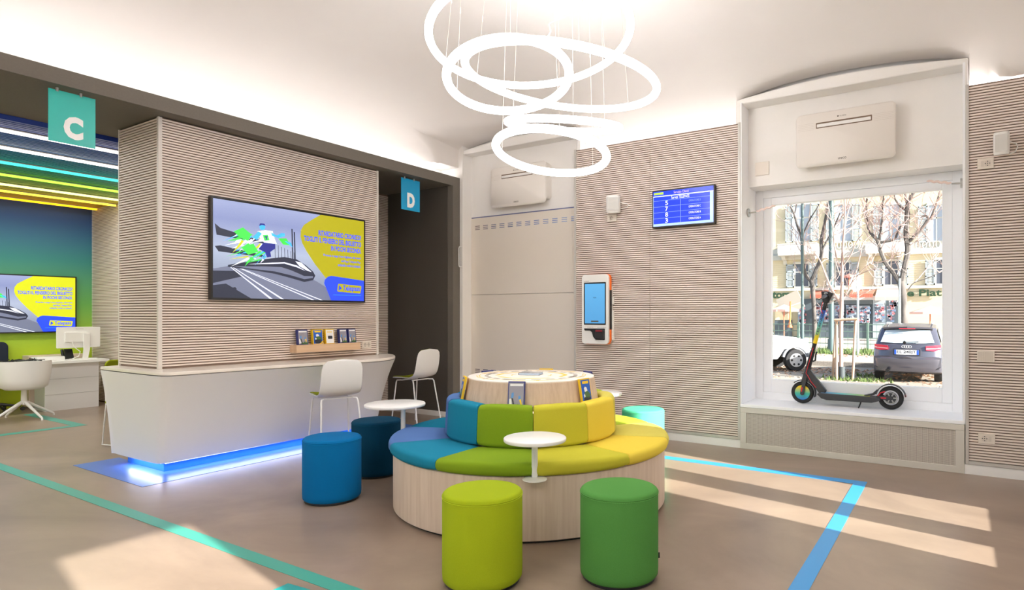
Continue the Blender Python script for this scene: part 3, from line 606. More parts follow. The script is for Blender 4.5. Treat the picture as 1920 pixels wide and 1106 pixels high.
# air conditioners
def aircon(x0, x1, z0, z1, yf, yb, label):
    t = thing('air_conditioner', label, 'air conditioner', ((x0+x1)/2, yb, z0), 0, 'wall air conditioners')
    R0 = []
    for y, d in ((yb, .012), (yf+.05, .004), (yf+.014, .0), (yf, .012)): R0.append([(a, y, b) for a, b in rrect(x0+d, x1-d, z0+d+(.05 if y > yf+.04 else 0), z1-d, .05, 6)])
    g = G(); g.loft(R0); g.build('casing', mat('aircon_white', (232, 226, 219), .4), t, smooth=True, ang=50)
    pl = Plane((x0, yf, z1), (x1-x0, 0, 0), (0, 0, z0-z1), (0, -1, 0))
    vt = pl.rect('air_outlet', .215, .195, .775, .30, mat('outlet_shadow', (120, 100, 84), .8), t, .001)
    g = G(); g.box(x0+.225*(x1-x0), x0+.765*(x1-x0), yf-.010, yf-.001, z1-.285*(z1-z0), z1-.225*(z1-z0)); g.build('flap', PLAST, vt, bevel=.003)
    for k in range(5):
        for a, b in ((.02, .20), (.79, .98)): pl.rect('groove', a, .19+k*.03, b, .193+k*.03, mat('groove_grey', (206, 197, 188), .6), t, .0008)
    text(pl, 'UNICO', .44, .885, .525, .92, mat('logo_brown', (90, 74, 62), .5), t, .001, bold=.02, name='logo_text')
    g = G(); q = pl.p(.44, .125, .001); g.disc(q, .008, 10, Matrix(((1, 0, 0), (0, 0, -1), (0, 1, 0)))); g.build('logo_mark', mat('logo_brown'), t, fix=False)
    text(pl, 'OLIMPIA', .455, .115, .525, .137, mat('logo_brown'), t, .001)
aircon(-1.433, -.503, 2.94, 3.485, 6.55, 6.70, 'white wall air conditioner directly above the big window')
aircon(-5.49, -4.56, 2.885, 3.43, 6.50, 6.655, 'white wall air conditioner above the cream shutter panel, behind the lamp rings')
# cable anchors for the shop-window display
for x, sgn, yy, z, lb in ((-1.972, 1, 6.68, 2.545, 'steel anchor with a twisted pink cord, window jamb nearest the kiosk'), (.042, -1, 6.82, 2.675, 'steel anchor with a twisted pink cord, window jamb nearest the switch plate')):
    t = thing('cord_anchor', lb, 'anchor', (x, yy, z), 0, 'cord anchors in the window bay')
    g = G(); g.tube([(x, yy, z), (x+sgn*.018, yy, z)], .046, 18); g.build('base_disc', CHROME, t, smooth=True)
    g = G(); g.tube([(x+sgn*.018, yy, z), (x+sgn*.09, yy, z+.004)], .009, 8); g.build('eye_bolt', CHROME, t, smooth=True)
    P = [(x+sgn*(.09+.016*k), yy+.005*sin(k*1.7), z+.01+.0035*k+.005*cos(k*1.7)) for k in range(14)]
    g = G(); g.tube(P, [.005]+[.012]*12+[.006], 6); g.build('cord', mat('pink_cord', (238, 214, 206), .3), t, smooth=True)
# ------------------------------------------------------------------ ring lamps over the round sofa, and two unseen ones added for fill
GLOW = mat('lamp_glow', (252, 250, 250), .5, emit=8.5)
CORD = mat('lamp_cord', (222, 210, 196), .6)
for (x, y, z, r, a, b), tr, lb in (((-2.752, 3.733, 3.523, .752, .141, 2.806), .029, 'largest and topmost glowing ring lamp, cut off by the top of the picture'),
        ((-2.827, 3.557, 3.169, .447, .231, 2.541), .031, 'middle glowing ring lamp, smaller one tilted towards the counter'),
        ((-2.725, 4.106, 3.316, .768, .134, .134), .031, 'wide glowing ring lamp tilted down towards the window'),
        ((-2.671, 4.057, 2.927, .445, .209, 5.509), .028, 'thin-looking glowing ring lamp seen almost edge-on'),
        ((-2.545, 3.702, 2.612, .406, .156, 1.495), .029, 'lowest glowing ring lamp above the round sofa'),
        ((-2.3, -.6, 3.3, .77, .12, 2.2), .03, 'large glowing ring lamp added unseen behind the camera as fill'), ((-2.2, -.7, 2.95, .45, .2, .6), .03, 'small glowing ring lamp added unseen behind the camera as fill')):
    t = thing('ring_lamp', lb, 'lamp', (x, y, z), 0, 'glowing ring lamps of the chandelier')
    n = Vector((sin(a)*cos(b), sin(a)*sin(b), cos(a))); u = n.cross(Vector((.3, 1, .1))).normalized(); v = n.cross(u); c = Vector((x, y, z))
    g = G(); g.tube([c+r*(cos(2*pi*k/96)*u+sin(2*pi*k/96)*v) for k in range(96)], tr, 14, closed=True); g.build('glowing_tube', GLOW, t, smooth=True)
    for k in range(3):
        p = c+r*(cos(2*pi*k/3+.5)*u+sin(2*pi*k/3+.5)*v); top_ = Vector((p.x+(c.x-p.x)*.15, p.y+(c.y-p.y)*.15, zc(p.x, p.y)-.005))
        g = G(); g.tube([p+Vector((0, 0, tr)), top_], .0011, 5); g.build('wire', CORD, t)
        g = G(); m_ = p+(top_-p)*.45; g.tube([m_, m_+Vector((0, 0, .045))], .0045, 8); g.build('wire_grip', CORD, t)
    if r > .7:
        p = c+r*(cos(2.2)*u+sin(2.2)*v); e = Vector((c.x+.2, c.y+.3, zc(c.x+.2, c.y+.3)-.01)); P = [p+(e-p)*(k/16)+Vector((.05*sin(k*.9), .04*cos(k*.8), -.12*sin(pi*k/16))) for k in range(17)]
        g = G(); g.tube(P, .004, 6); g.build('power_cord', CORD, t, smooth=True)
        g = G(); g.lathe([(0, e.z), (.05, e.z), (.05, e.z+.02), (0, e.z+.02)], 20, (e.x, e.y)); g.build('ceiling_rose', WHITE, t)
# ------------------------------------------------------------------ round sofa
SX, SY_ = -2.875, 3.905
sofa = thing('round_sofa', 'big round oak sofa with a ring of rainbow cushions around a display plinth', 'sofa', (SX, SY_, 0))
c0 = (SX, SY_)
g = G(); g.lathe([(0, .012), (1.03, .012), (1.043, .02), (1.043, .415), (1.03, .422), (.5, .422)], 96, c0); g.build('base', WOOD, sofa, smooth=True, ang=30)
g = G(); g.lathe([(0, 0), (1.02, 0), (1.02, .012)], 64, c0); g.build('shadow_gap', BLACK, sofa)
A0 = radians(-52.6)
def rloop(r0, r1, z0, z1, rr, n=5, lean=0):
    return [(r+lean*(z-z0), z) for r, z in rrect(r0, r1, z0, z1, rr, n)]
cols = ['lime', 'yellow', 'olive', 'leaf', 'grass', 'emerald', 'petrol', 'violet', 'teal', 'green']
RGB = {'lime': (196, 190, 62), 'yellow': (230, 206, 80), 'olive': (208, 196, 96), 'leaf': (168, 184, 58), 'grass': (96, 160, 60), 'emerald': (40, 140, 100), 'petrol': (8, 112, 140), 'violet': (86, 118, 172), 'teal': (30, 128, 158), 'green': (128, 156, 36)}
g = radians(.2)
names = {'lime': 'lime cushion', 'yellow': 'yellow cushion', 'olive': 'olive yellow cushion', 'leaf': 'leaf green cushion', 'grass': 'grass green cushion', 'emerald': 'emerald cushion', 'petrol': 'petrol blue cushion', 'violet': 'grey-blue cushion', 'teal': 'turquoise cushion', 'green': 'apple green cushion'}
def puff(loop, a0, a1, n, k):               # cushion: section shrinks towards both ends so the edges read as soft
    q = G(); m = len(loop); rc_ = sum(p[0] for p in loop)/m; zc_ = sum(p[1] for p in loop)/m; rings = []
    for i in range(n+1):
        t = i/n; e = min(t, 1-t)*n; s_ = 1 if e >= 2 else (.965 if e >= 1 else .90)
        a = a0+(a1-a0)*t
        if s_ < 1: a = a0+(a1-a0)*(0 if i == 0 else 1 if i == n else (.012 if i == 1 else .988))
        dz = .006*sin(pi*t)
        rings.append([(SX+(rc_+(r-rc_)*(1-(1-s_)*.25))*cos(a), SY_+(rc_+(r-rc_)*(1-(1-s_)*.25))*sin(a), zc_+(z-zc_)*s_+(dz if z > zc_ else 0)) for r, z in loop])
    q.loft(rings); return q
for k, cn in enumerate(cols):
    a0, a1 = A0+radians(36*k), A0+radians(36*(k+1)); fm = fabric('fabric_'+cn, RGB[cn])
    o = puff(rloop(.60, 1.075, .422, .505, .036, 6), a0+g*.5, a1-g*.5, 14, k).build('seat_cushion', fm, sofa, smooth=True, ang=60); o['label'] = names[cn]
    o = puff(rloop(.555, .668, .508, .795, .034, 6, -.05), a0+g, a1-g, 12, k).build('back_cushion', fm, sofa, smooth=True, ang=60); o['label'] = names[cn]
g = G(); g.lathe([(.60, .40), (.585, .45), (.495, .935), (.488, .942)], 96, c0); g.build('display_plinth', mat('plinth_oak', (216, 194, 172), .5, kind='noise', rgb2=(190, 164, 142), scale=(34, 34, 1.4), amt=.5, bump=.06), sofa, smooth=True, ang=30)
g = G(); g.lathe([(0, .948), (.486, .948), (.493, .944), (.493, .934)], 96, c0); pt_ = g.build('plinth_top', mat('plinth_top_white', (238, 228, 218), .4), sofa, smooth=True, ang=30)
g = G(); g.lathe([(.552, .735), (.562, .735), (.562, .745), (.552, .745), (.552, .735)], 64, c0); g.build('light_strip', mat('strip_glow', (255, 214, 190), .5, emit=5), sofa)
# printed rings of dashes on the plinth top
PG, PY_ = mat('print_grey', (150, 140, 122), .6), mat('print_yellow', (232, 196, 74), .6)
def dashes(r0, r1, n, fill, m, skip=()):
    g = G()
    for k in range(n):
        if k in skip: continue
        a = 2*pi*k/n; b = a+2*pi/n*fill
        g.sector([(r0, .9484), (r1, .9484), (r1, .9488), (r0, .9488)], a, b, 3, c0)
    return g.build('printed_ring', m, pt_)
dashes(.255, .285, 3, .8, PY_); dashes(.335, .365, 20, .62, PG); dashes(.345, .375, 4, .2, PG); dashes(.405, .412, 7, .82, PY_); dashes(.425, .432, 5, .7, PY_); dashes(.15, .16, 4, .5, PY_)
for k in range(6):
    q = G(); a = 1.05*k+.2; q.bar((SX+.40*cos(a), SY_+.40*sin(a), .9486), (SX+.44*cos(a), SY_+.44*sin(a), .9486), .02, .0006); q.build('printed_mark', PY_ if k % 2 else PG, pt_)
# brochures leaning on the plinth and the book on it
fr_ = math.atan2(-SY_, -SX)
def lean(kind, deg, label, wd=.12, ht=.20):
    a = radians(deg); r1, r0 = .525, .565; n = Vector((cos(a), sin(a), .18)).normalized(); R = Vector((-sin(a), cos(a), 0))
    top_ = Vector((SX+(.497+.028)*cos(a), SY_+(.497+.028)*sin(a), .955)); Dn = Vector((cos(a)*.185, sin(a)*.185, -1)).normalized()
    pl = Plane(top_-R*wd/2, R*wd, Dn*ht, R.cross(-Dn)); leaflet(kind, label, pl, .018, 'leaflets leaning on the round plinth', 'leaflet')
lean('navy', -65, 'navy leaflet leaning on the front of the round plinth'); lean('blue', -6, 'yellow leaflet with blue cover leaning on the plinth beside the yellow cushion'); lean('blue', -131, 'yellow-edged leaflet seen edge-on, leaning on the plinth by the grey-blue cushion')
lean('blue', 112, 'yellow leaflet leaning behind the plinth, only its top edge showing'); lean('navy', 62, 'navy leaflet tip behind the plinth towards the mint pouf'); lean('navy', 172, 'navy leaflet tip behind the plinth towards the shutter panel')
bk = own('book', 'closed book with a photo cover lying on the round plinth', 'book', (-2.90, 3.93, .9492), radians(20))
g = G(); g.box(-.082, .082, -.058, .058, .002, .016); g.build('pages', mat('page_blue_white', (196, 214, 234), .6), bk)
g = G(); g.box(-.085, .085, -.06, .06, 0, .002); g.box(-.085, .085, -.06, .06, .016, .018); g.build('cover', mat('book_cover', (74, 76, 86), .4, kind='noise', rgb2=(186, 184, 180), scale=(24, 24, 24), amt=.35), bk)
g = G(); g.box(-.085, -.082, -.06, .06, 0, .018); g.build('spine', CD, bk)
# side tables clamped between the cushions
def side_table(deg, label, rp, off, R):
    a = radians(deg); px_, py_ = SX+rp*cos(a), SY_+rp*sin(a); b = a
    t = thing('side_table', label, 'table', (px_, py_, .40), 0, 'small white tables on the sofa rim')
    g = G(); fo = .03 if rp < 1.1 else -.04; g.lathe([(0, .424), (.012, .424), (.072, .420), (.076, .416), (.072, .412), (0, .412)], 32, (px_+fo*cos(a), py_+fo*sin(a))); g.build('foot_plate', WMET, t, smooth=True)
    g = G(); g.tube([(px_, py_, .42), (px_, py_, .665)], .019, 16); g.build('pole', WMET, t, smooth=True)
    tx, ty = px_+off*cos(b), py_+off*sin(b)
    g = G(); g.lathe([(0, .664), (R-.003, .664), (R, .668), (R, .682), (R-.004, .686), (0, .686)], 64, (tx, ty)); g.build('table_top', LACQ, t, smooth=True, ang=50)
side_table(-52.6, 'small round white table standing between the green and lime cushions', 1.06, .09, .188)
side_table(-162, 'wider round white table at the counter side of the sofa, above the dark petrol pouf', 1.12, .075, .245)
side_table(91.4, 'small round white table behind the sofa, half hidden by the plinth', 1.06, .09, .20)
# ------------------------------------------------------------------ poufs
def pouf(x, y, rgb, nm, label, tagm=False):
    t = thing('pouf', label, 'pouf', (x, y, 0), 0, 'cylinder poufs around the sofa'); r = .2125; h = .485
    fm = fabric('pouf_'+nm, rgb)
    g = G(); g.lathe([(r-.012, .018), (r-.002, .03), (r, .06), (r, h-.035), (r-.001, h-.022)], 64, (x, y)); g.build('side_cover', fm, t, smooth=True)
    g = G(); g.lathe([(r-.001, h-.022), (r-.004, h-.010), (r-.014, h-.002), (r-.03, h), (0, h+.004)], 64, (x, y)); g.build('seat_cover', fm, t, smooth=True)
    g = G()
    for k in range(150):
        a = 2*pi*k/150; b = a+2*pi/150*.55; g.tube([(x+(r+.0006)*cos(q), y+(r+.0006)*sin(q), h-.026) for q in (a, b)], .0011, 4)
    g.build('stitching', fabric('stitch_'+nm, tuple(min(255, int(v*1.25+25)) for v in rgb)), t, kind='stuff', fix=False)
    g = G(); g.tube([(x+(r-.0005)*cos(2*pi*k/64), y+(r-.0005)*sin(2*pi*k/64), h-.020) for k in range(64)], .0025, 6, closed=True); g.build('seam_piping', fm, t, smooth=True)
    g = G(); g.lathe([(0, 0), (r-.02, 0), (r-.014, .004), (r-.014, .018), (0, .018)], 48, (x, y)); g.build('foot_ring', BLACK, t)
    if tagm:
        g = G(); a = radians(38); q = Vector((x+r*cos(a), y+r*sin(a), .10)); g.obox(q+Vector((cos(a)*.006, sin(a)*.006, 0)), (.016, .003, .03), Matrix.Rotation(a, 3, 'Z')); o = g.build('label_tab', BLACK, t)
pouf(-4.14, 3.03, (0, 108, 166), 'blue', 'bright blue pouf standing in front of the dark petrol one')
pouf(-4.46, 3.72, (4, 66, 94), 'petrol', 'dark petrol blue pouf behind the bright blue one, by the counter')
pouf(-2.18, 2.52, (160, 178, 32), 'lime', 'lime yellow pouf in front of the sofa')
pouf(-1.58, 2.95, (86, 146, 72), 'green', 'grass green pouf in front of the sofa with a black label tab', True)
pouf(-2.70, 5.55, (84, 190, 146), 'mint', 'mint green pouf behind the sofa, partly in the sun')
# ------------------------------------------------------------------ counter stools: white shell, olive pad, four thin legs
SHELL = mat('chair_shell', (238, 237, 236), .35); PAD = fabric('olive_pad', (150, 158, 34))
def stool(loc, rz, label):
    t = own('counter_stool', label, 'chair', loc, rz, 'white stools with olive pads'); hz = .62      # faces +X
    prof = [(.225, hz-.022), (.21, hz-.004), (.12, hz), (.0, hz-.010), (-.10, hz-.004), (-.165, hz+.022), (-.20, hz+.075), (-.222, hz+.16), (-.24, hz+.27), (-.255, hz+.375)]
    def sheet(inset, off, w0, w1, thick, i0=0, i1=None):
        Pq = prof[i0:i1]; rings = []; n = len(Pq)
        for i, (x, z) in enumerate(Pq):
            a = Vector((Pq[max(0, i-1)][0], 0, Pq[max(0, i-1)][1])); b = Vector((Pq[min(n-1, i+1)][0], 0, Pq[min(n-1, i+1)][1])); d = (b-a).normalized(); nrm = Vector((d.z, 0, -d.x))*-1
            if nrm.z < 0 and abs(nrm.z) > .3: nrm = -nrm
            if nrm.x < 0 and abs(nrm.x) >= .7: nrm = -nrm
            t_ = (i+i0)/(len(prof)-1); wd = (w0+(w1-w0)*t_)/2-inset
            if (i+i0) in (0, len(prof)-1): wd *= .90
            row = []
            for s_, h in ((-1, 0), (-.8, 0), (-.4, 0), (0, 0), (.4, 0), (.8, 0), (1, 0)):
                cz = .016*abs(s_)**2.2
                row.append(Vector((x, s_*wd, z))+nrm*(off+cz))
            rings.append((row, nrm))
        loops = [[tuple(p) for p in r]+[tuple(p-nr*thick) for p in reversed(r)] for r, nr in rings]
        q = G(); q.loft(loops); return q
    sheet(0, 0, .42, .40, .011).build('seat_shell', SHELL, t, smooth=True, ang=60, sub=1)
    sheet(.012, .011, .42, .40, .010, 0, 10).build('seat_pad', PAD, t, smooth=True, ang=60, sub=1)
    for sx, sy in ((.16, .17), (.16, -.17), (-.13, .17), (-.13, -.17)):
        q = G(); e = .07 if sx > 0 else -.12
        q.tube([(sx-.04*(1 if sx > 0 else -1), sy*.8, hz-.035), (sx, sy, hz-.036), (sx+e*.12, sy*1.04, hz-.06), (sx+e, sy*1.22, .005)], .0085, 8); q.build('leg', WMET, t, smooth=True)
    q = G(); q.bar((.12, -.14, hz-.037), (.12, .14, hz-.037), .03, .012); q.bar((-.09, -.14, hz-.030), (-.09, .14, hz-.030), .03, .012); q.build('under_frame', WMET, t)
    return t
st = stool((-5.40, 3.99, 0), radians(160), 'white shell stool seen from behind, pulled up to the front of the counter')
dup(st, (-6.03, 5.66, 0), radians(180), 'white shell stool with olive pad beyond the end of the counter, side on')
# sled-legged chair behind the counter: green back and thin wire frame
sc_ = own('sled_chair', 'olive green chair with a thin white sled frame half hidden behind the counter', 'chair', (-7.75, 3.22, 0), radians(12))
g = G(); g.loft([[(-.22, y, z) for y, z in ((-.21, .46), (.21, .46), (.21, .49), (-.21, .49))], [(.2, y, z) for y, z in ((-.20, .45), (.20, .45), (.20, .48), (-.20, .48))]]); g.build('seat', PAD, sc_, bevel=.01)
g = G(); g.prism(rrect(-.20, .20, .56, .93, .06, 5), -.245, -.215, 'x'); g.build('backrest', PAD, sc_, bevel=.01)
for sy in (-.2, .2):
    g = G(); g.tube([(-.23, sy, .80), (-.21, sy, .46), (-.27, sy, .012), (.24, sy, .012), (.17, sy, .46), (-.21, sy, .455)], .008, 8); g.build('sled_leg', WMET, sc_, smooth=True)
# ------------------------------------------------------------------ desk bay at the far left
dk = thing('desk', 'long white desk with a closed pedestal in front of the gradient wall', 'desk', (-11.6, 3.2, 0))
g = G(); g.box(-11.87, -11.38, 1.6, 4.33, .70, .74); g.build('desk_top', LACQ, dk, bevel=.003)
g = G(); g.box(-11.86, -11.46, 3.56, 4.22, .0, .70); g.build('pedestal', mat('pedestal_white', (226, 224, 224), .4), dk, bevel=.003)
g = G(); g.box(-11.86, -11.46, 1.62, 1.68, 0, .70); g.build('end_panel', LACQ, dk)
for z in (.24, .47):
    g = G(); g.box(-11.459, -11.457, 3.56, 4.22, z, z+.004); g.build('drawer_gap', mat('gap_grey', (170, 168, 166), .6), dk)
cr = thing('sideboard', 'low beige sideboard against the gradient wall behind the monitor', 'sideboard', (-12.2, 2.4, 0))
g = G(); g.box(-12.34, -12.08, 3.56, 4.26, .02, .80); g.build('body', mat('sideboard_beige', (222, 204, 186), .5), cr, bevel=.004)
for k in range(2):
    g = G(); g.box(-12.08, -12.068, 3.575+k*.34, 3.905+k*.34, .05, .77); g.build('door', mat('sideboard_beige'), cr, bevel=.003)
# monitor seen from behind
mo = own('monitor', 'white computer monitor on the desk seen from behind', 'monitor', (-11.62, 4.02, .7405), radians(6))
g = G(); g.prism(rrect(-.285, .285, .18, .50, .012, 3), -.012, .012, 'x'); g.build('screen_shell', LACQ, mo, bevel=.004)
g = G(); g.prism(rrect(-.277, .277, .188, .492, .004, 3), -.016, -.012, 'x'); g.build('display', BLACK, mo)
g = G(); g.prism(rrect(-.19, .10, .27, .42, .01, 3), .012, .035, 'x'); g.build('rear_hump', PLAST, mo, bevel=.004)
g = G(); g.prism([(.04, .40), (.13, .40), (.125, .15), (.10, .01), (.03, .01), (.045, .15)], .03, .055, 'x'); g.build('stand_neck', PLAST, mo, bevel=.004)
g = G(); g.box(-.14, .10, -.10, .20, 0, .012); g.build('stand_foot', PLAST, mo, bevel=.004)
mp_ = Plane((.0125, .34, .52), (0, -.68, 0), (0, 0, -.37), (1, 0, 0))
g = G()
pl2 = Plane((.0126, -.285, .50), (0, .57, 0), (0, 0, -.32), (1, 0, 0)); text(pl2, 'iiyama', .42, .07, .60, .12, mat('logo_grey', (150, 146, 146), .5), mo, .001)
g = G(); g.tube([(.03, -.10, .30), (.05, -.09, .20), (.045, .0, .12), (.04, -.02, .05), (.05, -.12, .01), (.06, -.2, .008)], .006, 6); g.build('cable', PLAST, mo, smooth=True)
kb = own('keyboard', 'flat white keyboard box lying on the desk beside the monitor', 'keyboard', (-11.72, 3.68, .7405), radians(4))
g = G(); g.box(-.1, .1, -.17, .17, 0, .055); g.build('case', LACQ, kb, bevel=.006)
g = G(); g.box(-.09, .09, -.16, .16, .055, .058); g.build('key_field', PLAST, kb)
cbx = own('cable_bundle', 'tangle of black cables lying on the desk', 'cables', (-11.55, 3.25, .7405), 0)
g = G()
for k in range(5):
    random.seed(k+3); P = [(random.uniform(-.10, .08), -.32+.042*i+random.uniform(-.06, .06), .012+abs(random.gauss(0, .018))) for i in range(15)]
    g.tube(P, .006, 5)
g.build('cables', BLACK, cbx, smooth=True)
pp = own('desk_phone', 'black desk phone with its stand next to the monitor foot', 'phone', (-11.72, 3.93, .7405), 0)
g = G(); g.prism([(-.06, 0), (.06, 0), (.05, .03), (-.02, .16), (-.05, .16)], -.05, .05, 'y'); g.build('body', BLACK, pp, bevel=.005)
g = G(); g.tube([(.0, -.07, .05), (-.02, -.075, .10), (-.05, -.07, .15)], .018, 8); g.build('handset', BLACK, pp, smooth=True)
# white swivel chair on a four-star foot
sv = own('swivel_chair', 'white shell swivel chair on a four-pointed star foot, seen from behind', 'chair', (-10.93, 3.17, 0), radians(166))
R0 = []
for z, a_, b_, sq in ((.40, .05, .05, 0), (.415, .20, .20, 0), (.45, .245, .25, 0), (.55, .262, .272, 0), (.68, .268, .285, 0), (.80, .272, .29, 0)):
    R0.append([(-.02+(-a_*cos(t_)), b_*sin(t_), z-(.0 if cos(t_) > -.2 else .0)) for t_ in [radians(-150+300*k/24) for k in range(25)]])
Ri = [[(x*.965, y*.965, max(z, .43)) for x, y, z in r] for r in R0]
def cutz(r, f): return [(x, y, min(z, .80 if x < -.05 else .80-.32*min(1, (x+.05)/.2))) for x, y, z in r]
R0 = [cutz(r, 0) for r in R0]; Ri = [cutz(r, 0) for r in Ri]
g = G(); g.loft(R0+Ri[::-1], caps=False, closed=False); g.add([p for p in Ri[2]], [tuple(range(25))]); g.build('seat_shell', SHELL, sv, smooth=True, ang=60)
g = G(); g.lathe([(0, .435), (.22, .44), (.235, .455), (.22, .475), (0, .48)], 28, (-.01, 0)); g.build('seat_pad', PAD, sv, smooth=True)
g = G(); g.tube([(0, 0, .40), (0, 0, .20)], [.028, .035], 14); g.build('column', WMET, sv, smooth=True)
for k in range(4):
    a = radians(28+90*k); g = G(); g.tube([(0, 0, .235), (.04*cos(a), .04*sin(a), .225), (.36*cos(a), .36*sin(a), .03), (.365*cos(a), .365*sin(a), .0)], [.022, .022, .013, .012], 10); g.build('leg', WMET, sv, smooth=True)
# dark office chair behind the desk at the picture's edge
oc = own('office_chair', 'dark blue-grey office chair with black armrest cut off at the edge, behind the desk', 'chair', (-12.02, 3.17, 0), radians(2))
NAVY = fabric('office_navy', (52, 58, 72))
g = G(); g.prism(rrect(-.22, .22, .56, 1.02, .08, 5), -.30, -.24, 'x'); g.build('backrest', NAVY, oc, bevel=.015)
g = G(); g.prism(rrect(-.25, .24, -.24, .24, .06, 5), .45, .53, 'z'); g.build('seat', NAVY, oc, bevel=.02)
for sy in (-.27, .27):
    g = G(); g.bar((-.18, sy, .70), (.12, sy, .70), .08, .035); g.bar((-.05, sy, .46), (-.05, sy, .69), .04, .03, (0, 1, 0)); g.build('armrest', BLACK, oc, bevel=.008)
g = G(); g.tube([(0, 0, .45), (0, 0, .09)], .028, 12); g.build('gas_column', BLACK, oc, smooth=True)
for k in range(5):
    a = radians(72*k); g = G(); g.tube([(0, 0, .12), (.27*cos(a), .27*sin(a), .07)], [.025, .016], 8); lg = g.build('base_leg', BLACK, oc, smooth=True)
    g = G(); g.tube([(.29*cos(a)-.012*sin(a), .29*sin(a)+.012*cos(a), .03), (.29*cos(a)+.012*sin(a), .29*sin(a)-.012*cos(a), .03)], .03, 12); g.build('castor', BLACK, lg)
# ------------------------------------------------------------------ electric scooter on the sill
ey = 6.84; ZS = .473
es = thing('electric_scooter', 'black electric scooter with a rainbow stem parked on the window sill', 'scooter', (-1.0, ey, ZS))
RUB = mat('tyre_rubber', (28, 28, 30), .7); SCB = mat('scooter_grey', (52, 53, 57), .45); RED = mat('scooter_red', (214, 30, 48), .4)
def wheel(x, tyre_r, nm, disc_m, rim_r):
    z = ZS+tyre_r; MY = Matrix.Rotation(pi/2, 3, 'X')
    g = G(); g.tube([(x+(tyre_r-.022)*cos(2*pi*k/40), ey, z+(tyre_r-.022)*sin(2*pi*k/40)) for k in range(40)], .022, 10, closed=True); ty = g.build(nm, RUB, es, smooth=True)
    g = G(); g.tube([(x, ey-.016, z), (x, ey+.016, z)], rim_r, 32); g.build('wheel_disc', disc_m, ty, smooth=True, ang=30)
    return z, ty
zf, _ = wheel(-1.425, .118, 'front_tyre', gradient('disc_rainbow', 2, ZS+.04, ZS+.18, [(0, (40, 110, 200)), (.5, (70, 190, 160)), (1, (240, 205, 20))], rough=.35), .078)
zr, rt = wheel(-.572, .118, 'rear_tyre', mat('rim_dark', (70, 72, 76), .4), .060)
for k in range(6):
    a = 2*pi*k/6; g = G(); g.bar((-.572+.015*cos(a), ey-.018, zr+.015*sin(a)), (-.572+.062*cos(a), ey-.018, zr+.062*sin(a)), .012, .012, (0, 1, 0)); g.build('spoke', CHROME, rt)
g = G(); g.tube([(-.572+.055*cos(2*pi*k/28), ey-.024, zr+.055*sin(2*pi*k/28)) for k in range(28)], .005, 6, closed=True); g.build('brake_disc', CHROME, rt, smooth=True)
def ext(poly, y0, y1, nm, m, bev=.004, par=None): g = G(); g.prism(poly, ey+y0, ey+y1, 'y'); return g.build(nm, m, par or es, bevel=bev)
fk = ext([(-1.405, zf+.17), (-1.375, zf+.17), (-1.405, zf-.02), (-1.425, zf-.03), (-1.445, zf-.015), (-1.44, zf+.02)], -.042, -.026, 'fork', SCB); ext([(-1.405, zf+.17), (-1.375, zf+.17), (-1.405, zf-.02), (-1.425, zf-.03), (-1.445, zf-.015), (-1.44, zf+.02)], .026, .042, 'fork', SCB)
ext([(-1.428, zf+.06), (-1.416, zf+.06), (-1.424, zf+.01), (-1.434, zf+.01)], -.0435, -.042, 'red_mark', RED, 0, fk)
def arc(cx, cz, r, a0, a1, n=16): return [(cx+r*cos(radians(a0+(a1-a0)*k/n)), cz+r*sin(radians(a0+(a1-a0)*k/n))) for k in range(n+1)]
def fender(cx, cz, r, a0, a1, nm): return ext(arc(cx, cz, r, a0, a1)+arc(cx, cz, r-.009, a1, a0), -.034, .034, nm, SCB, .002)
fender(-1.425, zf, .137, -18, 130, 'front_fender'); fender(-.572, zr, .141, 8, 168, 'rear_fender')
ext([(-.445, zr+.015), (-.432, zr+.018), (-.437, zr+.045), (-.45, zr+.042)], -.02, .02, 'tail_light', RED, .002)
def stem(t): return Vector((-1.405+t*.235, ey, zf+.12+t*.91))
def tb(t0, t1, r0, r1, nm, m): g = G(); g.tube([stem(t0), stem(t1)], [r0, r1], 18); return g.build(nm, m, es, smooth=True, ang=50)
tb(-.04, .16, .033, .033, 'head_tube', SCB); tb(.16, .17, .036, .036, 'collar', BLACK); tb(.17, .36, .028, .026, 'fold_joint', BLACK)
tb(.36, .98, .021, .021, 'stem', BLACK)
rb = gradient('stem_rainbow', 2, stem(.45).z, stem(.84).z, [(0, (240, 200, 20)), (.22, (225, 205, 30)), (.3, (150, 200, 120)), (.6, (90, 180, 190)), (.78, (60, 110, 190)), (1, (40, 70, 170))], rough=.35)
sst = tb(.45, .84, .0222, .0222, 'stem_sleeve', rb)
d_ = (stem(1)-stem(0)).normalized(); side = Vector((d_.z, 0, -d_.x))
spl = Plane(stem(.54)-Vector((0, .0228, 0))-side*.011, d_*.26, side*.022, (0, -1, 0)); text(spl, 'TELEPASS', 0, .1, 1, .95, mat('sleeve_print', (60, 70, 90), .4), sst, .0, bold=.02)
g = G(); p0 = stem(.24)+Vector((.03, -.01, 0)); g.tube([p0, p0+Vector((.025, 0, .01)), p0+Vector((.03, 0, .07)), p0+Vector((.042, 0, .105))], .010, 8); g.build('fold_lever', BLACK, es, smooth=True)
g = G(); g.tube([stem(.40)+Vector((.0, -.03, 0)), stem(.26)+Vector((.0, -.034, 0)), stem(.1)+Vector((-.002, -.038, 0)), (-1.36, ey-.04, zf+.18), (-1.33, ey-.036, zf+.12), (-1.28, ey-.03, zf+.06)], .0032, 8); g.build('red_cable', RED, es, smooth=True)
ext([(-1.385, zf+.24), (-1.345, zf+.25), (-1.18, zf+.035), (-1.20, zf-.005), (-1.245, zf-.005), (-1.385, zf+.16)], -.026, .026, 'neck', SCB, .008)
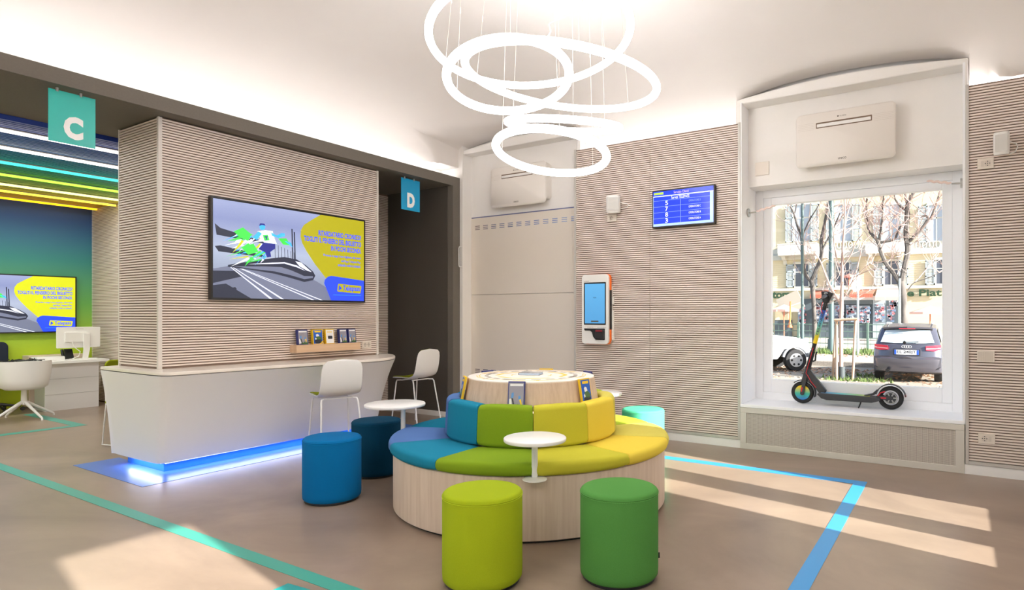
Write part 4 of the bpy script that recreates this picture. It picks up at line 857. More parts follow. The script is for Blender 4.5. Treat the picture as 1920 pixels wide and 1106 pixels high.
DK = [(-1.27, zf-.0), (-1.22, zf-.045), (-1.17, zf-.058), (-.74, zf-.055), (-.66, zf-.03), (-.66, zf+.0), (-.74, zf+.004), (-1.24, zf+.012)]
dk_ = ext(DK, -.075, .075, 'deck', SCB, .006)
dm = gradient('deck_rainbow', 0, -1.25, -.72, [(0, (120, 160, 215)), (.4, (70, 190, 190)), (.7, (150, 205, 120)), (1, (235, 205, 60))], rough=.4)
g = G(); g.add([(-1.23, ey-.066, zf+.0135), (-.76, ey-.066, zf+.0065), (-.76, ey+.066, zf+.0065), (-1.23, ey+.066, zf+.0135)], [(0, 1, 2, 3)]); g.build('grip_sheet', dm, dk_, fix=False)
ext([(-.70, zr-.02), (-.70, zr+.018), (-.56, zr+.02), (-.545, zr), (-.56, zr-.02)], -.048, -.034, 'rear_arm', SCB); ext([(-.70, zr-.02), (-.70, zr+.018), (-.56, zr+.02), (-.545, zr), (-.56, zr-.02)], .034, .048, 'rear_arm', SCB)
ext([(-.66, zr-.008), (-.66, zr+.004), (-.61, zr+.005), (-.61, zr-.007)], -.0495, -.048, 'red_mark', RED, 0)
ext([(-.80, zf+.004), (-.72, zf+.02), (-.68, zf+.07), (-.70, zf+.075), (-.74, zf+.035), (-.82, zf+.012)], -.03, .03, 'fender_stay', SCB)
g = G(); g.tube([(-.69, ey-.04, zr+.01), (-.66, ey-.045, zr+.05), (-.62, ey-.045, zr+.065)], .005, 6); g.build('rear_cable', RED, es, smooth=True)
g = G(); g.tube([(-.842, ey-.05, zf-.05), (-.845, ey-.06, zf-.07), (-.858, ey-.10, ZS+.006)], [.009, .007, .006], 8); g.build('kickstand', BLACK, es, smooth=True)
# handlebar
tp = stem(1.0)
g = G(); g.tube([tp+Vector((-.005, -.20, -.012)), tp+Vector((0, -.12, 0)), tp+Vector((0, .12, 0)), tp+Vector((-.005, .20, -.012))], .012, 12); g.build('handlebar', SCB, es, smooth=True)
for s_ in (-1, 1):
    g = G(); g.tube([tp+Vector((0, s_*.13, 0)), tp+Vector((-.005, s_*.235, -.014))], .017, 14); g.build('grip', mat('grip_grey', (96, 98, 108), .6), es, smooth=True)
    g = G(); g.tube([tp+Vector((-.01, s_*.10, -.012)), tp+Vector((-.05, s_*.13, -.03)), tp+Vector((-.055, s_*.19, -.04))], .005, 6); g.build('brake_lever', BLACK, es, smooth=True)
ext([(tp.x-.045, tp.z-.065), (tp.x+.012, tp.z-.075), (tp.x+.062, tp.z+.028), (tp.x-.01, tp.z+.055), (tp.x-.062, tp.z+.05)], -.035, .035, 'dashboard', BLACK, .006)
g = G(); g.tube([(tp.x-.048, ey-.0, tp.z-.0), (tp.x-.028, ey, tp.z-.01)], .022, 14); g.build('headlight', CHROME, es, smooth=True)
g = G(); g.lathe([(0, tp.z+.022), (.017, tp.z+.022), (.02, tp.z+.03), (.012, tp.z+.042), (0, tp.z+.044)], 16, (tp.x-.01, ey-.05)); g.build('bell', CHROME, es, smooth=True)
g = G(); g.tube([tp+Vector((-.04, -.02, -.03)), tp+Vector((-.05, -.03, -.09)), stem(.86)+Vector((-.03, -.02, 0)), stem(.80)+Vector((-.005, -.022, 0))], .004, 6); g.build('brake_cable', RED, es, smooth=True)
# ------------------------------------------------------------------ the street outside
GZ = -.26
g = G(); g.box(-60, 40, 7.13, 70, GZ-.3, GZ); struct(g.build('ground', mat('street_dirt', (176, 166, 152), .9, kind='noise', rgb2=(140, 130, 118), scale=(1.2, 1.2, 1.2), detail=8)))
g = G(); g.box(1.95, 40, -40, 7.13, GZ-.3, GZ); struct(g.build('ground', mat('street_dirt')))
g = G(); g.box(-60, 40, 21.75, 70, GZ, -.14); struct(g.build('pavement', mat('pale_gravel', (184, 176, 166), .9, kind='noise', rgb2=(160, 152, 142), scale=(2, 2, 2), detail=8)))
def kerb(label, y0, y1, x0, x1, zt, ln):
    t = thing('kerb', label, 'kerb', ((x0+x1)/2, (y0+y1)/2, GZ), 0, 'granite kerbs'); x = x0; k = 0
    m = mat('granite', (166, 158, 148), .85, kind='noise', rgb2=(124, 116, 108), scale=(30, 30, 30))
    while x < x1:
        l = ln*(.85+.3*random.random()); g = G(); g.box(x+.01, x+l-.01, y0+random.uniform(-.01, .01), y1, GZ-.05, zt+random.uniform(-.008, .008)); g.build('kerb_stone', m, t, bevel=.012, seg=1); x += l; k += 1
kerb('near row of granite kerb stones just outside the window', 15.75, 16.05, -6, 2.2, -.19, .95)
kerb('far row of granite kerb stones behind the parked cars', 21.45, 21.8, -8, 1.5, -.10, 1.5)
YF = 45.0
fc = thing('apartment_house', 'pale yellow apartment house with grey shutters across the street', 'building', (-6, YF, GZ))
FAC = mat('facade_yellow', (222, 211, 182), .8, kind='noise', rgb2=(214, 202, 170), scale=(.8, .8, 8)); STU = mat('stucco_pale', (206, 205, 196), .8); SHU = mat('shutter_grey', (170, 182, 190), .6)
zb = lambda py, px=1600: at(px, py, YF).z
xb = lambda px: at(px, 591, YF).x
g = G(); g.box(-22, 8, YF, YF+6, GZ, 20); g.build('wall', FAC, fc)
def band(y0, y1, d, nm, m=STU):
    g = G(); g.box(-22, 8, YF-d, YF, at(1600, y1, YF).z, at(1600, y0, YF).z); return g.build(nm, m, fc)
band(472, 482, .18, 'cornice'); band(460, 472, .06, 'string_course'); band(538, 543, .12, 'sill_course')
for k in range(12):                            # rusticated joints
    z = zb(535)+(zb(488)-zb(535))*k/12; g = G(); g.box(-22, 8, YF-.012, YF, z, z+(zb(488)-zb(535))/12-.02); g.build('course', FAC, fc, bevel=.015, seg=1)
DGL = mat('dark_window_glass', (92, 98, 112), .15); PALE = mat('pale_window', (178, 190, 206), .4)
def win(px0, px1, py0, py1, m, shl=True, shr=True, w=.52):
    x0, x1, z0, z1 = xb(px0), xb(px1), at((px0+px1)/2, py1, YF).z, at((px0+px1)/2, py0, YF).z
    g = G(); g.box(x0-.08, x1+.08, YF-.07, YF, z0-.1, z0); g.box(x0-.08, x0, YF-.05, YF, z0, z1); g.box(x1, x1+.08, YF-.05, YF, z0, z1); g.box(x0-.12, x1+.12, YF-.09, YF, z1, z1+.16); f = g.build('window_frame', STU, fc)
    g = G(); g.box(x0, x1, YF-.02, YF, z0, z1); g.build('pane', m, f)
    g = G(); xm = (x0+x1)/2; g.box(xm-.03, xm+.03, YF-.045, YF-.02, z0, z1); g.box(x0, x1, YF-.045, YF-.02, z0+(z1-z0)*.62, z0+(z1-z0)*.66); g.build('glazing_bar', STU, f)
    for on, a, b in ((shl, x0-.10-w, x0-.10), (shr, x1+.10, x1+.10+w)):
        if not on: continue
        g = G(); g.box(a, a+.06, YF-.13, YF-.07, z0-.05, z1+.05); g.box(b-.06, b, YF-.13, YF-.07, z0-.05, z1+.05)
        for f_ in (0, .33, .66, .97): g.box(a, b, YF-.13, YF-.07, z0-.05+(z1-z0)*f_, z0+.03+(z1-z0)*f_)
        s = g.build('shutter', SHU, fc)
        g = G(); n = int((z1-z0)/.09)
        for k in range(n): g.box(a+.06, b-.06, YF-.115, YF-.085, z0+.09*k, z0+.09*k+.06)
        g.build('louvres', SHU, s, kind='stuff')
for px in (1412, 1503.6, 1580, 1671, 1768): win(px-12, px+12, 495-(px-1500)*.03, 537-(px-1500)*.02, DGL)
for px in (1412, 1504, 1581, 1671, 1756): win(px-14, px+14, 384, 452, PALE)
for px0, px1, yo in ((1464, 1536, 0), (1626, 1697, -4)):        # balconies
    x0, x1 = xb(px0), xb(px1); zt, z0 = at(px0, 459+yo, YF-.9).z, at(px0, 475+yo, YF-.9).z
    g = G(); g.box(x0, x1, YF-.95, YF-.02, z0-.18, z0); bs = g.build('balcony_slab', STU, fc, bevel=.03)
    g = G(); g.box(x0, x1, YF-.94, YF-.88, z0, zt); g.box(x0, x0+.06, YF-.9, YF, z0, zt); g.box(x1-.06, x1, YF-.9, YF, z0, zt); g.build('balcony_screen', mat('balcony_white', (222, 222, 222), .7), bs)
    g = G(); g.box(x0-.02, x1+.02, YF-.97, YF-.86, zt, zt+.06); g.build('handrail', STU, bs)
    for q in (.12, .88):
        x = x0+(x1-x0)*q; g = G(); g.prism([(YF, z0-.75), (YF, z0-.18), (YF-.7, z0-.18), (YF-.5, z0-.42), (YF-.15, z0-.50)], x-.13, x+.13, 'x'); g.build('bracket', STU, fc)
for px0, px1 in ((1568, 1600), (1600, 1622), (1715, 1765)):     # pierced parapets between the balconies
    x0, x1 = xb(px0), xb(px1); z0, z1 = zb(468, px0), zb(453, px0); n = max(2, int((x1-x0)/.35))
    for k in range(n):
        x = x0+(x1-x0)*(k+.5)/n; g = G(); g.tube([(x+.12*cos(2*pi*q/16), YF-.1, (z0+z1)/2+.2*sin(2*pi*q/16)) for q in range(16)], .035, 6, closed=True); g.build('parapet_ring', STU, fc)
SGN = mat('sign_letter_green', (40, 70, 48), .5)
for s_, px0, px1, py0, py1 in (('toran', 1449, 1493, 547, 559), ('e Piat', 1701, 1766, 543, 555)):
    a, b = at(px0, py0, YF), at(px1, py1, YF); pl = Plane((a.x, YF-.10, a.z), (b.x-a.x, 0, 0), (0, 0, b.z-a.z), (0, -1, 0))
    text(pl, s_, 0, 0, 1, 1, SGN, fc, .0, bold=.03, depth=.06, name='sign_letters')
# street-level shop front, awnings, parasols
sfn = thing('shop_front', 'dark grey shop front covered in posters under the yellow house', 'shop front', (xb(1600), YF-.3, GZ))
def sbox(px0, py0, px1, py1, y0, y1, nm, m, par=None, bev=0):
    a, b = at(px0, py0, YF-.3), at(px1, py1, YF-.3); g = G(); g.box(a.x, b.x, y0, y1, min(a.z, b.z), max(a.z, b.z)); return g.build(nm, m, par or sfn, bevel=bev)
SF = mat('shopfront_slate', (88, 100, 108), .5); SFL = mat('shopfront_pale', (176, 190, 200), .5)
sbox(1496, 561, 1637, 660, YF-.3, YF-.02, 'back_board', SF); sbox(1565, 556, 1641, 562, YF-.55, YF-.02, 'fascia', mat('fascia_white', (236, 238, 240), .5)); sbox(1637, 555, 1660, 660, YF-.42, YF-.02, 'pale_pier', SFL); sbox(1660, 560, 1684, 660, YF-.3, YF-.02, 'side_bay', SF)
sbox(1452, 600, 1484, 640, YF-.2, YF-.02, 'dark_plinth', SF)
sbox(1453, 578, 1483, 600, YF-.22, YF-.02, 'cream_panel', mat('panel_cream', (240, 226, 186), .6))
for px0, px1, py0, py1 in ((1497, 1509, 574, 608), (1525, 1540, 574, 604), (1546, 1558, 574, 604), (1565, 1582, 572, 604), (1587, 1606, 572, 604), (1611, 1631, 573, 605), (1639, 1657, 570, 604), (1663, 1676, 574, 604), (1667, 1682, 563, 573)):
    p = sbox(px0, py0, px1, py1, YF-.46, YF-.43, 'poster_window', mat('poster_pane', (150, 164, 180), .3))
    for c_, m in enumerate((mat('sticker_white', (206, 210, 218), .6), mat('sticker_blue', (110, 134, 168), .6), mat('sticker_red', (176, 110, 118), .6), mat('sticker_dark', (84, 92, 106), .6))):
        g = G()
        for k in range(20 if c_ == 0 else 9):
            u, v = random.random(), random.random(); a = at(px0+(px1-px0)*u*.85, py0+(py1-py0)*v*.9, YF-.46); s_ = .05+.11*random.random()
            g.box(a.x, a.x+s_*1.3, YF-.475-.002*c_, YF-.46, a.z-s_, a.z)
        g.build('stickers', m, p, kind='stuff')
sbox(1566, 562, 1636, 570, YF-.40, YF-.3, 'lintel', mat('lintel_grey', (104, 116, 124), .5))
for px0, px1, py0, py1, lb in ((1526, 1567, 549, 556, 'terracotta awning over the shop front beside the big lamp post'), (1598, 1641, 548, 555, 'terracotta awning over the posters to the side of the sapling'), (1645, 1690, 546, 560, 'pale pink awning beside the big tree')):
    a, b = at(px0, py0, YF), at(px1, py1, YF); t = thing('awning', lb, 'awning', ((a.x+b.x)/2, YF, b.z), 0, 'awnings across the street')
    m = mat('awning_terracotta', (186, 104, 84), .8) if px0 < 1640 else mat('awning_pink', (226, 186, 176), .8)
    g = G(); g.add([(a.x, YF-.02, a.z+.15), (b.x, YF-.02, a.z+.15), (b.x, YF-1.3, b.z+.12), (a.x, YF-1.3, b.z+.12), (a.x, YF-.02, a.z+.11), (b.x, YF-.02, a.z+.11), (b.x, YF-1.3, b.z+.08), (a.x, YF-1.3, b.z+.08)], [(0,1,2,3),(7,6,5,4),(0,4,5,1),(1,5,6,2),(2,6,7,3),(3,7,4,0)]); g.build('canvas', m, t)
    g = G(); n = 14
    for k in range(n): x = a.x+(b.x-a.x)*k/n; g.box(x, x+(b.x-a.x)/n*.94, YF-1.31, YF-1.29, b.z-.12, b.z+.09)
    g.build('valance', m, t)
a = at(1462, 577, 42); b = at(1502, 559, 42); t = thing('awning', 'grey folded slanting awning beside the restaurant lettering', 'awning', ((a.x+b.x)/2, 43, a.z), 0, 'awnings across the street')
g = G(); g.bar(a, b, 1.2, .12, (0, 1, 0)); g.build('canvas', mat('awning_grey', (168, 164, 154), .7), t)
g = G(); g.bar(a+Vector((.2, -.3, -.1)), b+Vector((0, -.3, -.3)), .06, .06); g.build('arm', STU, t)
for px, py, wpx, lb in ((1470, 572, 28, 'pink parasol of the terrace in front of the cream panel'), (1744, 574, 40, 'pink parasol of the terrace partly hidden by the window frame'), (1592, 514, 10, 'small dark red parasol on the balcony level behind the sapling')):
    Y = 41 if py > 560 else YF-.6; c = at(px, py, Y); r = abs(at(px+wpx, py, Y).x-c.x); t = thing('parasol', lb, 'parasol', (c.x, Y, GZ if py > 560 else c.z-1), 0, 'parasols across the street')
    m = mat('parasol_pink', (240, 196, 182), .8) if py > 560 else mat('parasol_red', (196, 120, 110), .8)
    g = G(); g.lathe([(0, c.z+.05), (.1, c.z), (r, c.z-r*.32), (r, c.z-r*.32-.12), (r*.97, c.z-r*.32-.10), (0, c.z-.02)], 10, (c.x, Y)); g.build('canopy', m, t)
    g = G(); g.tube([(c.x, Y, c.z), (c.x, Y, GZ if py > 560 else c.z-1)], .035, 8); g.build('pole', mat('parasol_pole', (206, 120, 90), .6), t)
for px, lb in ((1482, 'orange cleaning rod hanging by the terrace'), ):
    a = at(px, 565, 40); b = at(px-1, 614, 40); t = thing('street_banner', lb, 'banner', b, 0); g = G(); g.tube([a, b], .05, 8); g.build('rod', mat('banner_orange', (232, 110, 60), .6), t); g = G(); g.tube([b, b+Vector((0, 0, .35))], [.16, .06], 10); g.build('tip', mat('banner_orange'), t)
# fence
Yf = 29.0; zt, zb_ = at(1600, 607, Yf).z, at(1600, 655, Yf).z
fn = thing('street_fence', 'low green metal railing fence along the far grass strip', 'fence', (at(1580, 600, Yf).x, Yf, zb_)); FG = mat('fence_green', (104, 128, 118), .5)
xa, xz = at(1400, 600, Yf).x, at(1706, 600, Yf).x
for f_ in (0, .22, .45, .70, .97):
    g = G(); z = zb_+(zt-zb_)*f_; g.bar((xa, Yf, z), (xz, Yf, z), .03, .035); g.build('rail', FG, fn)
for px in (1434, 1497, 1560, 1627, 1692):
    x = at(px, 600, Yf).x; g = G(); g.box(x-.05, x+.05, Yf-.05, Yf+.05, zb_-.25, zt+.06); g.build('post', FG, fn, bevel=.008, seg=1)
for k in range(30):
    x = xa+(xz-xa)*(k+.5)/30; g = G(); g.bar((x, Yf+.02, zb_), (x, Yf+.02, zt), .012, .012, (0, 1, 0)); g.build('bar', FG, fn)
g = G(); x0, x1 = at(1507, 600, 30).x, at(1556, 600, 30).x; g.box(x0, x1, 30, 30.4, -.3, at(1530, 645, 30).z); tag(g.build('concrete_block', STU, bevel=.03), 'low pale concrete block behind the railing fence', 'block')
# posts and trees
def pole(px, w_, y1, Y, label, m, nm='lamp_post'):
    b = at(px, 660, Y); top_ = at(px, y1, Y); r = w_/2*abs(at(px+1, 600, Y).x-at(px, 600, Y).x)
    t = thing(nm, label, 'post', (b.x, Y, -.14), 0)
    g = G(); g.tube([(b.x, Y, -.14), (b.x, Y, top_.z)], [r*1.08, r], 14); g.build('shaft', m, t, smooth=True)
    g = G(); g.tube([(b.x, Y, -.14), (b.x, Y, .45)], r*1.45, 14); g.build('base_sleeve', m, t, smooth=True)
    return t, b, r
PG_ = mat('post_green', (88, 108, 110), .4); PS = mat('post_steel', (206, 212, 214), .35, .3)
pole(1504.5, 5.2, 250, 27.5, 'slim green lamp post rising behind the white off-roader', PG_); pole(1558.5, 9.5, 250, 26.5, 'thick blue-green lamp post beside the sapling', PG_)
t, b, r = pole(1687, 4.2, 522, 25.5, 'pale steel sign post in front of the big tree', PS, 'sign_post')
t, b, r = pole(1608.5, 4.2, 512, 26, 'pale post with a round road sign seen from the side', PS, 'sign_post')
g = G(); c = at(1605, 531, 26); M3 = Matrix.Rotation(radians(62), 3, 'Z') @ Matrix.Rotation(pi/2, 3, 'X'); ax = M3 @ Vector((0, 0, 1)); g.tube([c-ax*.015, c+ax*.015], .34, 28); g.build('sign_disc', mat('sign_back', (226, 228, 230), .5), t)
BRK = mat('bark_grey', (74, 70, 70), .9, kind='noise', rgb2=(116, 110, 106), scale=(6, 6, 2), bump=.3); TWG = mat('twig_pink', (206, 180, 172), .8); BRK2 = mat('bark_light', (196, 172, 160), .9, kind='noise', rgb2=(168, 142, 132), scale=(8, 8, 2))
def tree(label, Y, trunk, limbs, m, mt, twigs, seed, tw_len, twr, nm='bare_tree', up=.5):
    rnd = random.Random(seed); sc_ = abs(at(1601, 600, Y).x-at(1600, 600, Y).x)
    b = at(*trunk[0][:2], Y); t = thing(nm, label, 'tree', b)
    def path(P, j):
        pts = [at(p[0], p[1], Y) for p in P]; rr = [p[2]*sc_/2 for p in P]
        for i, q in enumerate(pts): q.y += j*(i/max(1, len(pts)-1))
        out, ro = [], []
        for i in range(len(pts)-1):
            a_, b_, c_, d_ = pts[max(0, i-1)], pts[i], pts[i+1], pts[min(len(pts)-1, i+2)]
            for k in range(4):
                u = k/4; out.append(.5*((2*b_)+(c_-a_)*u+(2*a_-5*b_+4*c_-d_)*u*u+(3*b_-a_-3*c_+d_)*u**3)); ro.append(rr[i]+(rr[i+1]-rr[i])*u)
        return out+[pts[-1]], ro+[rr[-1]]
    P, R = path(trunk, 0); g = G(); g.tube(P, R, 10); g.build('trunk', m, t, smooth=True)
    spine = []
    for L in limbs:
        j = rnd.uniform(-1, 1)*sc_*25; P, R = path(L, j); g = G(); g.tube(P, R, 7); g.build('limb', m, t, smooth=True); spine += list(zip(P[2:], R[2:], [(P[-1]-P[0]).normalized()]*len(P)))
    if not limbs: spine = list(zip(P, R, [Vector((0, 0, 1))]*len(P)))
    g = G()
    def twig(p, d, l, r, lv):
        P = [p]; n = 5
        for k in range(n):
            d = (d+Vector((rnd.gauss(0, .18), rnd.gauss(0, .18), rnd.gauss(0, .16)+up*.12))).normalized(); P.append(P[-1]+d*l/n)
        g.tube(P, [r*(1-.75*k/n) for k in range(n+1)], 4, cap=False)
        if lv:
            for k in range(2+(lv > 1)):
                i = rnd.randint(1, n-1); twig(P[i], (d+Vector((rnd.uniform(-1, 1), rnd.uniform(-.8, .8), rnd.uniform(-.4, .9)))).normalized(), l*.6, r*.62, lv-1)
    for k in range(twigs):
        p, r, d = rnd.choice(spine); twig(p, (d*.6+Vector((rnd.uniform(-1, 1), rnd.uniform(-.8, .8), rnd.uniform(-.3, .8)))).normalized(), tw_len*(.6+.8*rnd.random()), twr, 2)
    g.build('twigs', mt, t, kind='stuff', fix=False); return t
tree('bare grey tree with a forked trunk behind the slim lamp post', 28, [(1528, 662, 11), (1527, 600, 9), (1525, 560, 9), (1523, 535, 10), (1521, 525, 9)],
     [[(1521, 527, 8), (1510, 512, 7), (1505, 480, 6), (1504, 445, 5.5), (1497, 425, 5), (1490, 400, 4), (1480, 380, 3)], [(1522, 527, 9), (1531, 505, 8.5), (1540, 480, 8), (1540, 450, 7.5), (1545, 425, 6.5), (1550, 395, 5), (1553, 370, 3.5), (1560, 345, 2.5)], [(1541, 470, 5), (1552, 450, 4), (1565, 425, 3), (1576, 400, 2)], [(1504, 445, 4), (1516, 415, 3), (1534, 385, 2), (1545, 360, 1.5)], [(1490, 400, 3), (1495, 370, 2), (1488, 345, 1.5)]], BRK, TWG, 42, 3, 1.6, .022)
tree('big bare plane tree with heavy dark limbs behind the parked dark hatchback', 27, [(1697, 662, 18), (1695, 620, 16), (1694, 580, 14), (1692, 545, 14), (1689, 528, 13)],
     [[(1688, 532, 8), (1674, 510, 9), (1662, 495, 8), (1651, 470, 8), (1646, 452, 7), (1636, 441, 6), (1629, 430, 5), (1626, 410, 4.6), (1624, 388, 4), (1627, 368, 3)], [(1690, 532, 11), (1696, 500, 10), (1702, 470, 11), (1699, 440, 10), (1701, 405, 10), (1702, 385, 9), (1706, 372, 7), (1717, 355, 5), (1724, 340, 3)], [(1702, 383, 6), (1697, 370, 4.5), (1694, 350, 3)], [(1702, 395, 5), (1692, 390, 4.5), (1680, 376, 3.5), (1676, 358, 3)], [(1702, 455, 7), (1717, 441, 6.5), (1732, 424, 6), (1740, 412, 5.4), (1746, 408, 5), (1751, 395, 4.6), (1757, 378, 3.6), (1762, 358, 2.5)], [(1650, 455, 6), (1668, 451, 5.2), (1678, 447, 4.2), (1684, 432, 3.6), (1692, 418, 2.6)], [(1648, 450, 5), (1651, 436, 4), (1655, 410, 3.4), (1656, 385, 3), (1660, 362, 2.4)], [(1740, 412, 3), (1737, 404, 2.5), (1725, 408, 2)], [(1702, 545, 2.5), (1714, 530, 2), (1740, 521, 1.6), (1765, 508, 1)]], BRK, TWG, 60, 11, 1.7, .022)
sp = tree('young sapling with pinkish bare branches and a dark guard at its foot', 17.2, [(1577, 708, 8.5), (1577, 660, 8), (1577, 600, 8), (1578, 570, 8), (1579, 520, 6), (1580, 470, 5), (1583, 430, 4.4), (1584, 390, 3.4), (1582, 352, 2.6)],
     [[(1577, 568, 5), (1562, 545, 3.8), (1549, 515, 3.4), (1540, 490, 2.8), (1528, 472, 2)], [(1577, 575, 4), (1568, 560, 3), (1560, 558, 2.4)], [(1578, 566, 4), (1590, 545, 3), (1604, 512, 2.6), (1612, 480, 2.4), (1618, 455, 2), (1632, 440, 1.5)], [(1579, 500, 3.6), (1570, 490, 3), (1564, 455, 2.6), (1562, 430, 2.4), (1556, 400, 2), (1550, 370, 1.5)], [(1580, 500, 3), (1596, 478, 2.6), (1607, 455, 2.2), (1620, 440, 1.8)], [(1583, 430, 3), (1590, 395, 2.2), (1598, 370, 1.6), (1612, 352, 1)], [(1583, 440, 2.4), (1603, 420, 2), (1614, 395, 1.6), (1622, 378, 1)], [(1578, 545, 2.4), (1600, 560, 2), (1622, 548, 1.6), (1650, 540, 1)], [(1577, 560, 2.4), (1556, 566, 1.8), (1546, 573, 1.4)], [(1590, 540, 2), (1625, 500, 1.8), (1660, 490, 1.4), (1690, 478, 1)], [(1600, 520, 1.8), (1640, 505, 1.5), (1670, 512, 1)], [(1578, 520, 2), (1573, 510, 1.6), (1568, 490, 1.2)]], BRK2, mat('twig_rose', (220, 200, 194), .8), 46, 21, .55, .008, 'sapling')
g = G(); c = at(1577.5, 708, 17.2); g.tube([c+Vector((0, 0, -.02)), c+Vector((0, 0, .29))], .092, 16); g.build('trunk_guard', mat('guard_dark', (70, 78, 82), .6), sp, smooth=True)
a, b = at(1568, 600, 17.0), at(1605, 598, 17.0); sk_ = thing('tree_stakes', 'wooden stake frame holding the young sapling', 'stakes', (at(1585, 705, 17).x, 17, GZ)); STK = mat('stake_wood', (200, 172, 150), .8, kind='noise', rgb2=(172, 142, 120), scale=(10, 10, 2))
for p, q in ((at(1568.5, 705, 17.0), at(1568.5, 600, 17.0)), (at(1598.5, 705, 17.0), at(1604.5, 598, 17.0)), (at(1561, 680, 17.6), at(1568, 602, 17.4))):
    g = G(); g.tube([Vector((p.x, p.y, GZ)), q], .034, 8); g.build('stake', STK, sk_, smooth=True)
g = G(); g.tube([a+Vector((-.04, -.05, .0)), b+Vector((.04, -.05, 0))], .032, 8); g.build('cross_rail', STK, sk_, smooth=True)
# grass and fallen leaves
rnd = random.Random(5); g = G()
for k in range(3000):
    if k < 2650: x, y, z0, h = rnd.uniform(-9, .2), rnd.uniform(25.8, 28.6), -.14, rnd.uniform(.06, .26)
    else:
        q = rnd.choice(((-2.35, 16.9), (-2.0, 16.7), (-1.95, 17.2), (-2.9, 17.0), (-2.2, 18.4))); x, y, z0, h = q[0]+rnd.gauss(0, .22), q[1]+rnd.gauss(0, .18), GZ, rnd.uniform(.04, .13)
    a = rnd.random()*6.28; w_ = .02*cos(a)+.012; g.add([(x-w_, y, z0), (x+w_, y+.02*sin(a), z0), (x+rnd.gauss(0, .05), y+rnd.gauss(0, .05), z0+h)], [(0, 1, 2)])
tag(g.build('grass', mat('grass_green', (96, 124, 62), .8, kind='noise', rgb2=(124, 140, 86), scale=(3, 3, 3)), fix=False), 'patches of green grass along the fence and round the sapling', 'grass', None, 'stuff')
g = G()
for k in range(1500):
    x, y = rnd.uniform(-6, .3), rnd.choice((rnd.uniform(18.6, 20.5), rnd.uniform(16.2, 20.5))); z = GZ+.004
    if rnd.random() < .25: y, z = rnd.uniform(24.6, 27), -.136
    a = rnd.random()*6.28; s_ = rnd.uniform(.03, .07); g.add([(x+s_*cos(a), y+s_*sin(a), z+.02*rnd.random()), (x-s_*.5*sin(a), y+s_*.5*cos(a), z), (x-s_*cos(a), y-s_*sin(a), z+.02*rnd.random()), (x+s_*.5*sin(a), y-s_*.5*cos(a), z+.03)], [(0, 1, 2, 3)])
tag(g.build('fallen_leaves', mat('dead_leaf', (196, 150, 122), .8, kind='noise', rgb2=(224, 188, 160), scale=(4, 4, 4)), fix=False), 'brown fallen leaves on the ground between the kerbs', 'leaves', None, 'stuff')
# ------------------------------------------------------------------ cars
TYRE = mat('car_tyre', (40, 40, 42), .8); RIM = mat('car_rim', (206, 208, 212), .35, .5); CARG = glass('car_glass_tint', (.55, .62, .66), .35)
def shell(prof, half, belt, tuck, cx, edge, par, m, nm='body'):
    """side profile (x forward, z up) swept across the width; above the belt line the sides lean in"""
    zt_ = max(p[1] for p in prof); xm = sum(p[0] for p in prof)/len(prof); rings = []
    for s_ in (-1, -.985, -.93, -.75, -.4, 0, .4, .75, .93, .985, 1):
        e = abs(s_); row = []
        for x, z in prof:
            k = 1-(tuck*max(0, z-belt)/(zt_-belt) if z > belt else 0)-.05*max(0, (.1-z))
            xx = x-(edge*e**3.5)*(1 if x > xm else -1)*(1 if abs(x-xm) > .6 else .3); zz = z-(.045*e**4 if z > belt*.8 else 0)
            if e > .95: xx = xm+(xx-xm)*(.985 if e < .99 else .96); zz = zz-.012 if e > .99 else zz
            row.append((cx+xx, s_*half*k, zz))
        rings.append(row)
    g = G(); g.loft(rings); return g.build(nm, m, par, smooth=True, ang=38)
def car_wheel(par, x, y, r, w_, rim=True):
    g = G(); g.tube([(x, y-w_/2, r), (x, y-w_*.3, r), (x, y+w_*.3, r), (x, y+w_/2, r)], [r*.93, r, r, r*.93], 28); o = g.build('wheel', TYRE, par, smooth=True, ang=30)
    s_ = -1 if y < 0 else 1
    g = G(); g.tube([(x, y+s_*w_*.40, r), (x, y+s_*w_*.53, r)], [r*.66, r*.60], 24); ri = g.build('rim', RIM, o, smooth=True, ang=30)
    for k in range(6):
        a = 2*pi*k/6; g = G(); g.tube([(x+r*.42*cos(a), y+s_*w_*.54, r+r*.42*sin(a)), (x+r*.42*cos(a), y+s_*w_*.56, r+r*.42*sin(a))], r*.10, 10); g.build('rim_hole', TYRE, o)
# dark hatchback seen from behind: local x runs from its front (+) to its tail (-)
hb = own('parked_hatchback', 'dark grey hatchback parked with its back to the window', 'car', (-1.08, 19.2, GZ), radians(90))
CARP = mat('car_graphite', (112, 112, 124), .24, .65, kind='noise', rgb2=(108, 108, 120), scale=(2, 2, 2))
prof = [(-2.1, .28), (-2.17, .40), (-2.18, .60), (-2.10, .66), (-2.08, .80), (-2.05, .93), (-1.98, .985), (-1.70, 1.33), (-1.66, 1.39), (-1.3, 1.44), (-.7, 1.47), (-.1, 1.44), (.35, 1.33), (1.05, .98), (1.8, .82), (2.05, .62), (2.08, .35), (1.9, .22), (-1.9, .22)]
shell(prof, .76, .90, .20, 0, .16, hb, CARP)
def rear(nm, pts, m, x=-2.1, par=None, th=.02):     # plate on the tail: (y, z) outline; y to the viewer's left is +
    g = G(); n = len(pts); P = [(xx if not callable(x) else x(y, z)+d, y, z) for d in (0, -th) for y, z in pts for xx in (x if not callable(x) else 0,)]
    if not callable(x): P = [(x+d, y, z) for d in (0, -th) for y, z in pts]
    g.add(P, [tuple(range(n)), tuple(range(2*n-1, n-1, -1))]+[(i, (i+1) % n, n+(i+1) % n, n+i) for i in range(n)]); return g.build(nm, m, par or hb)
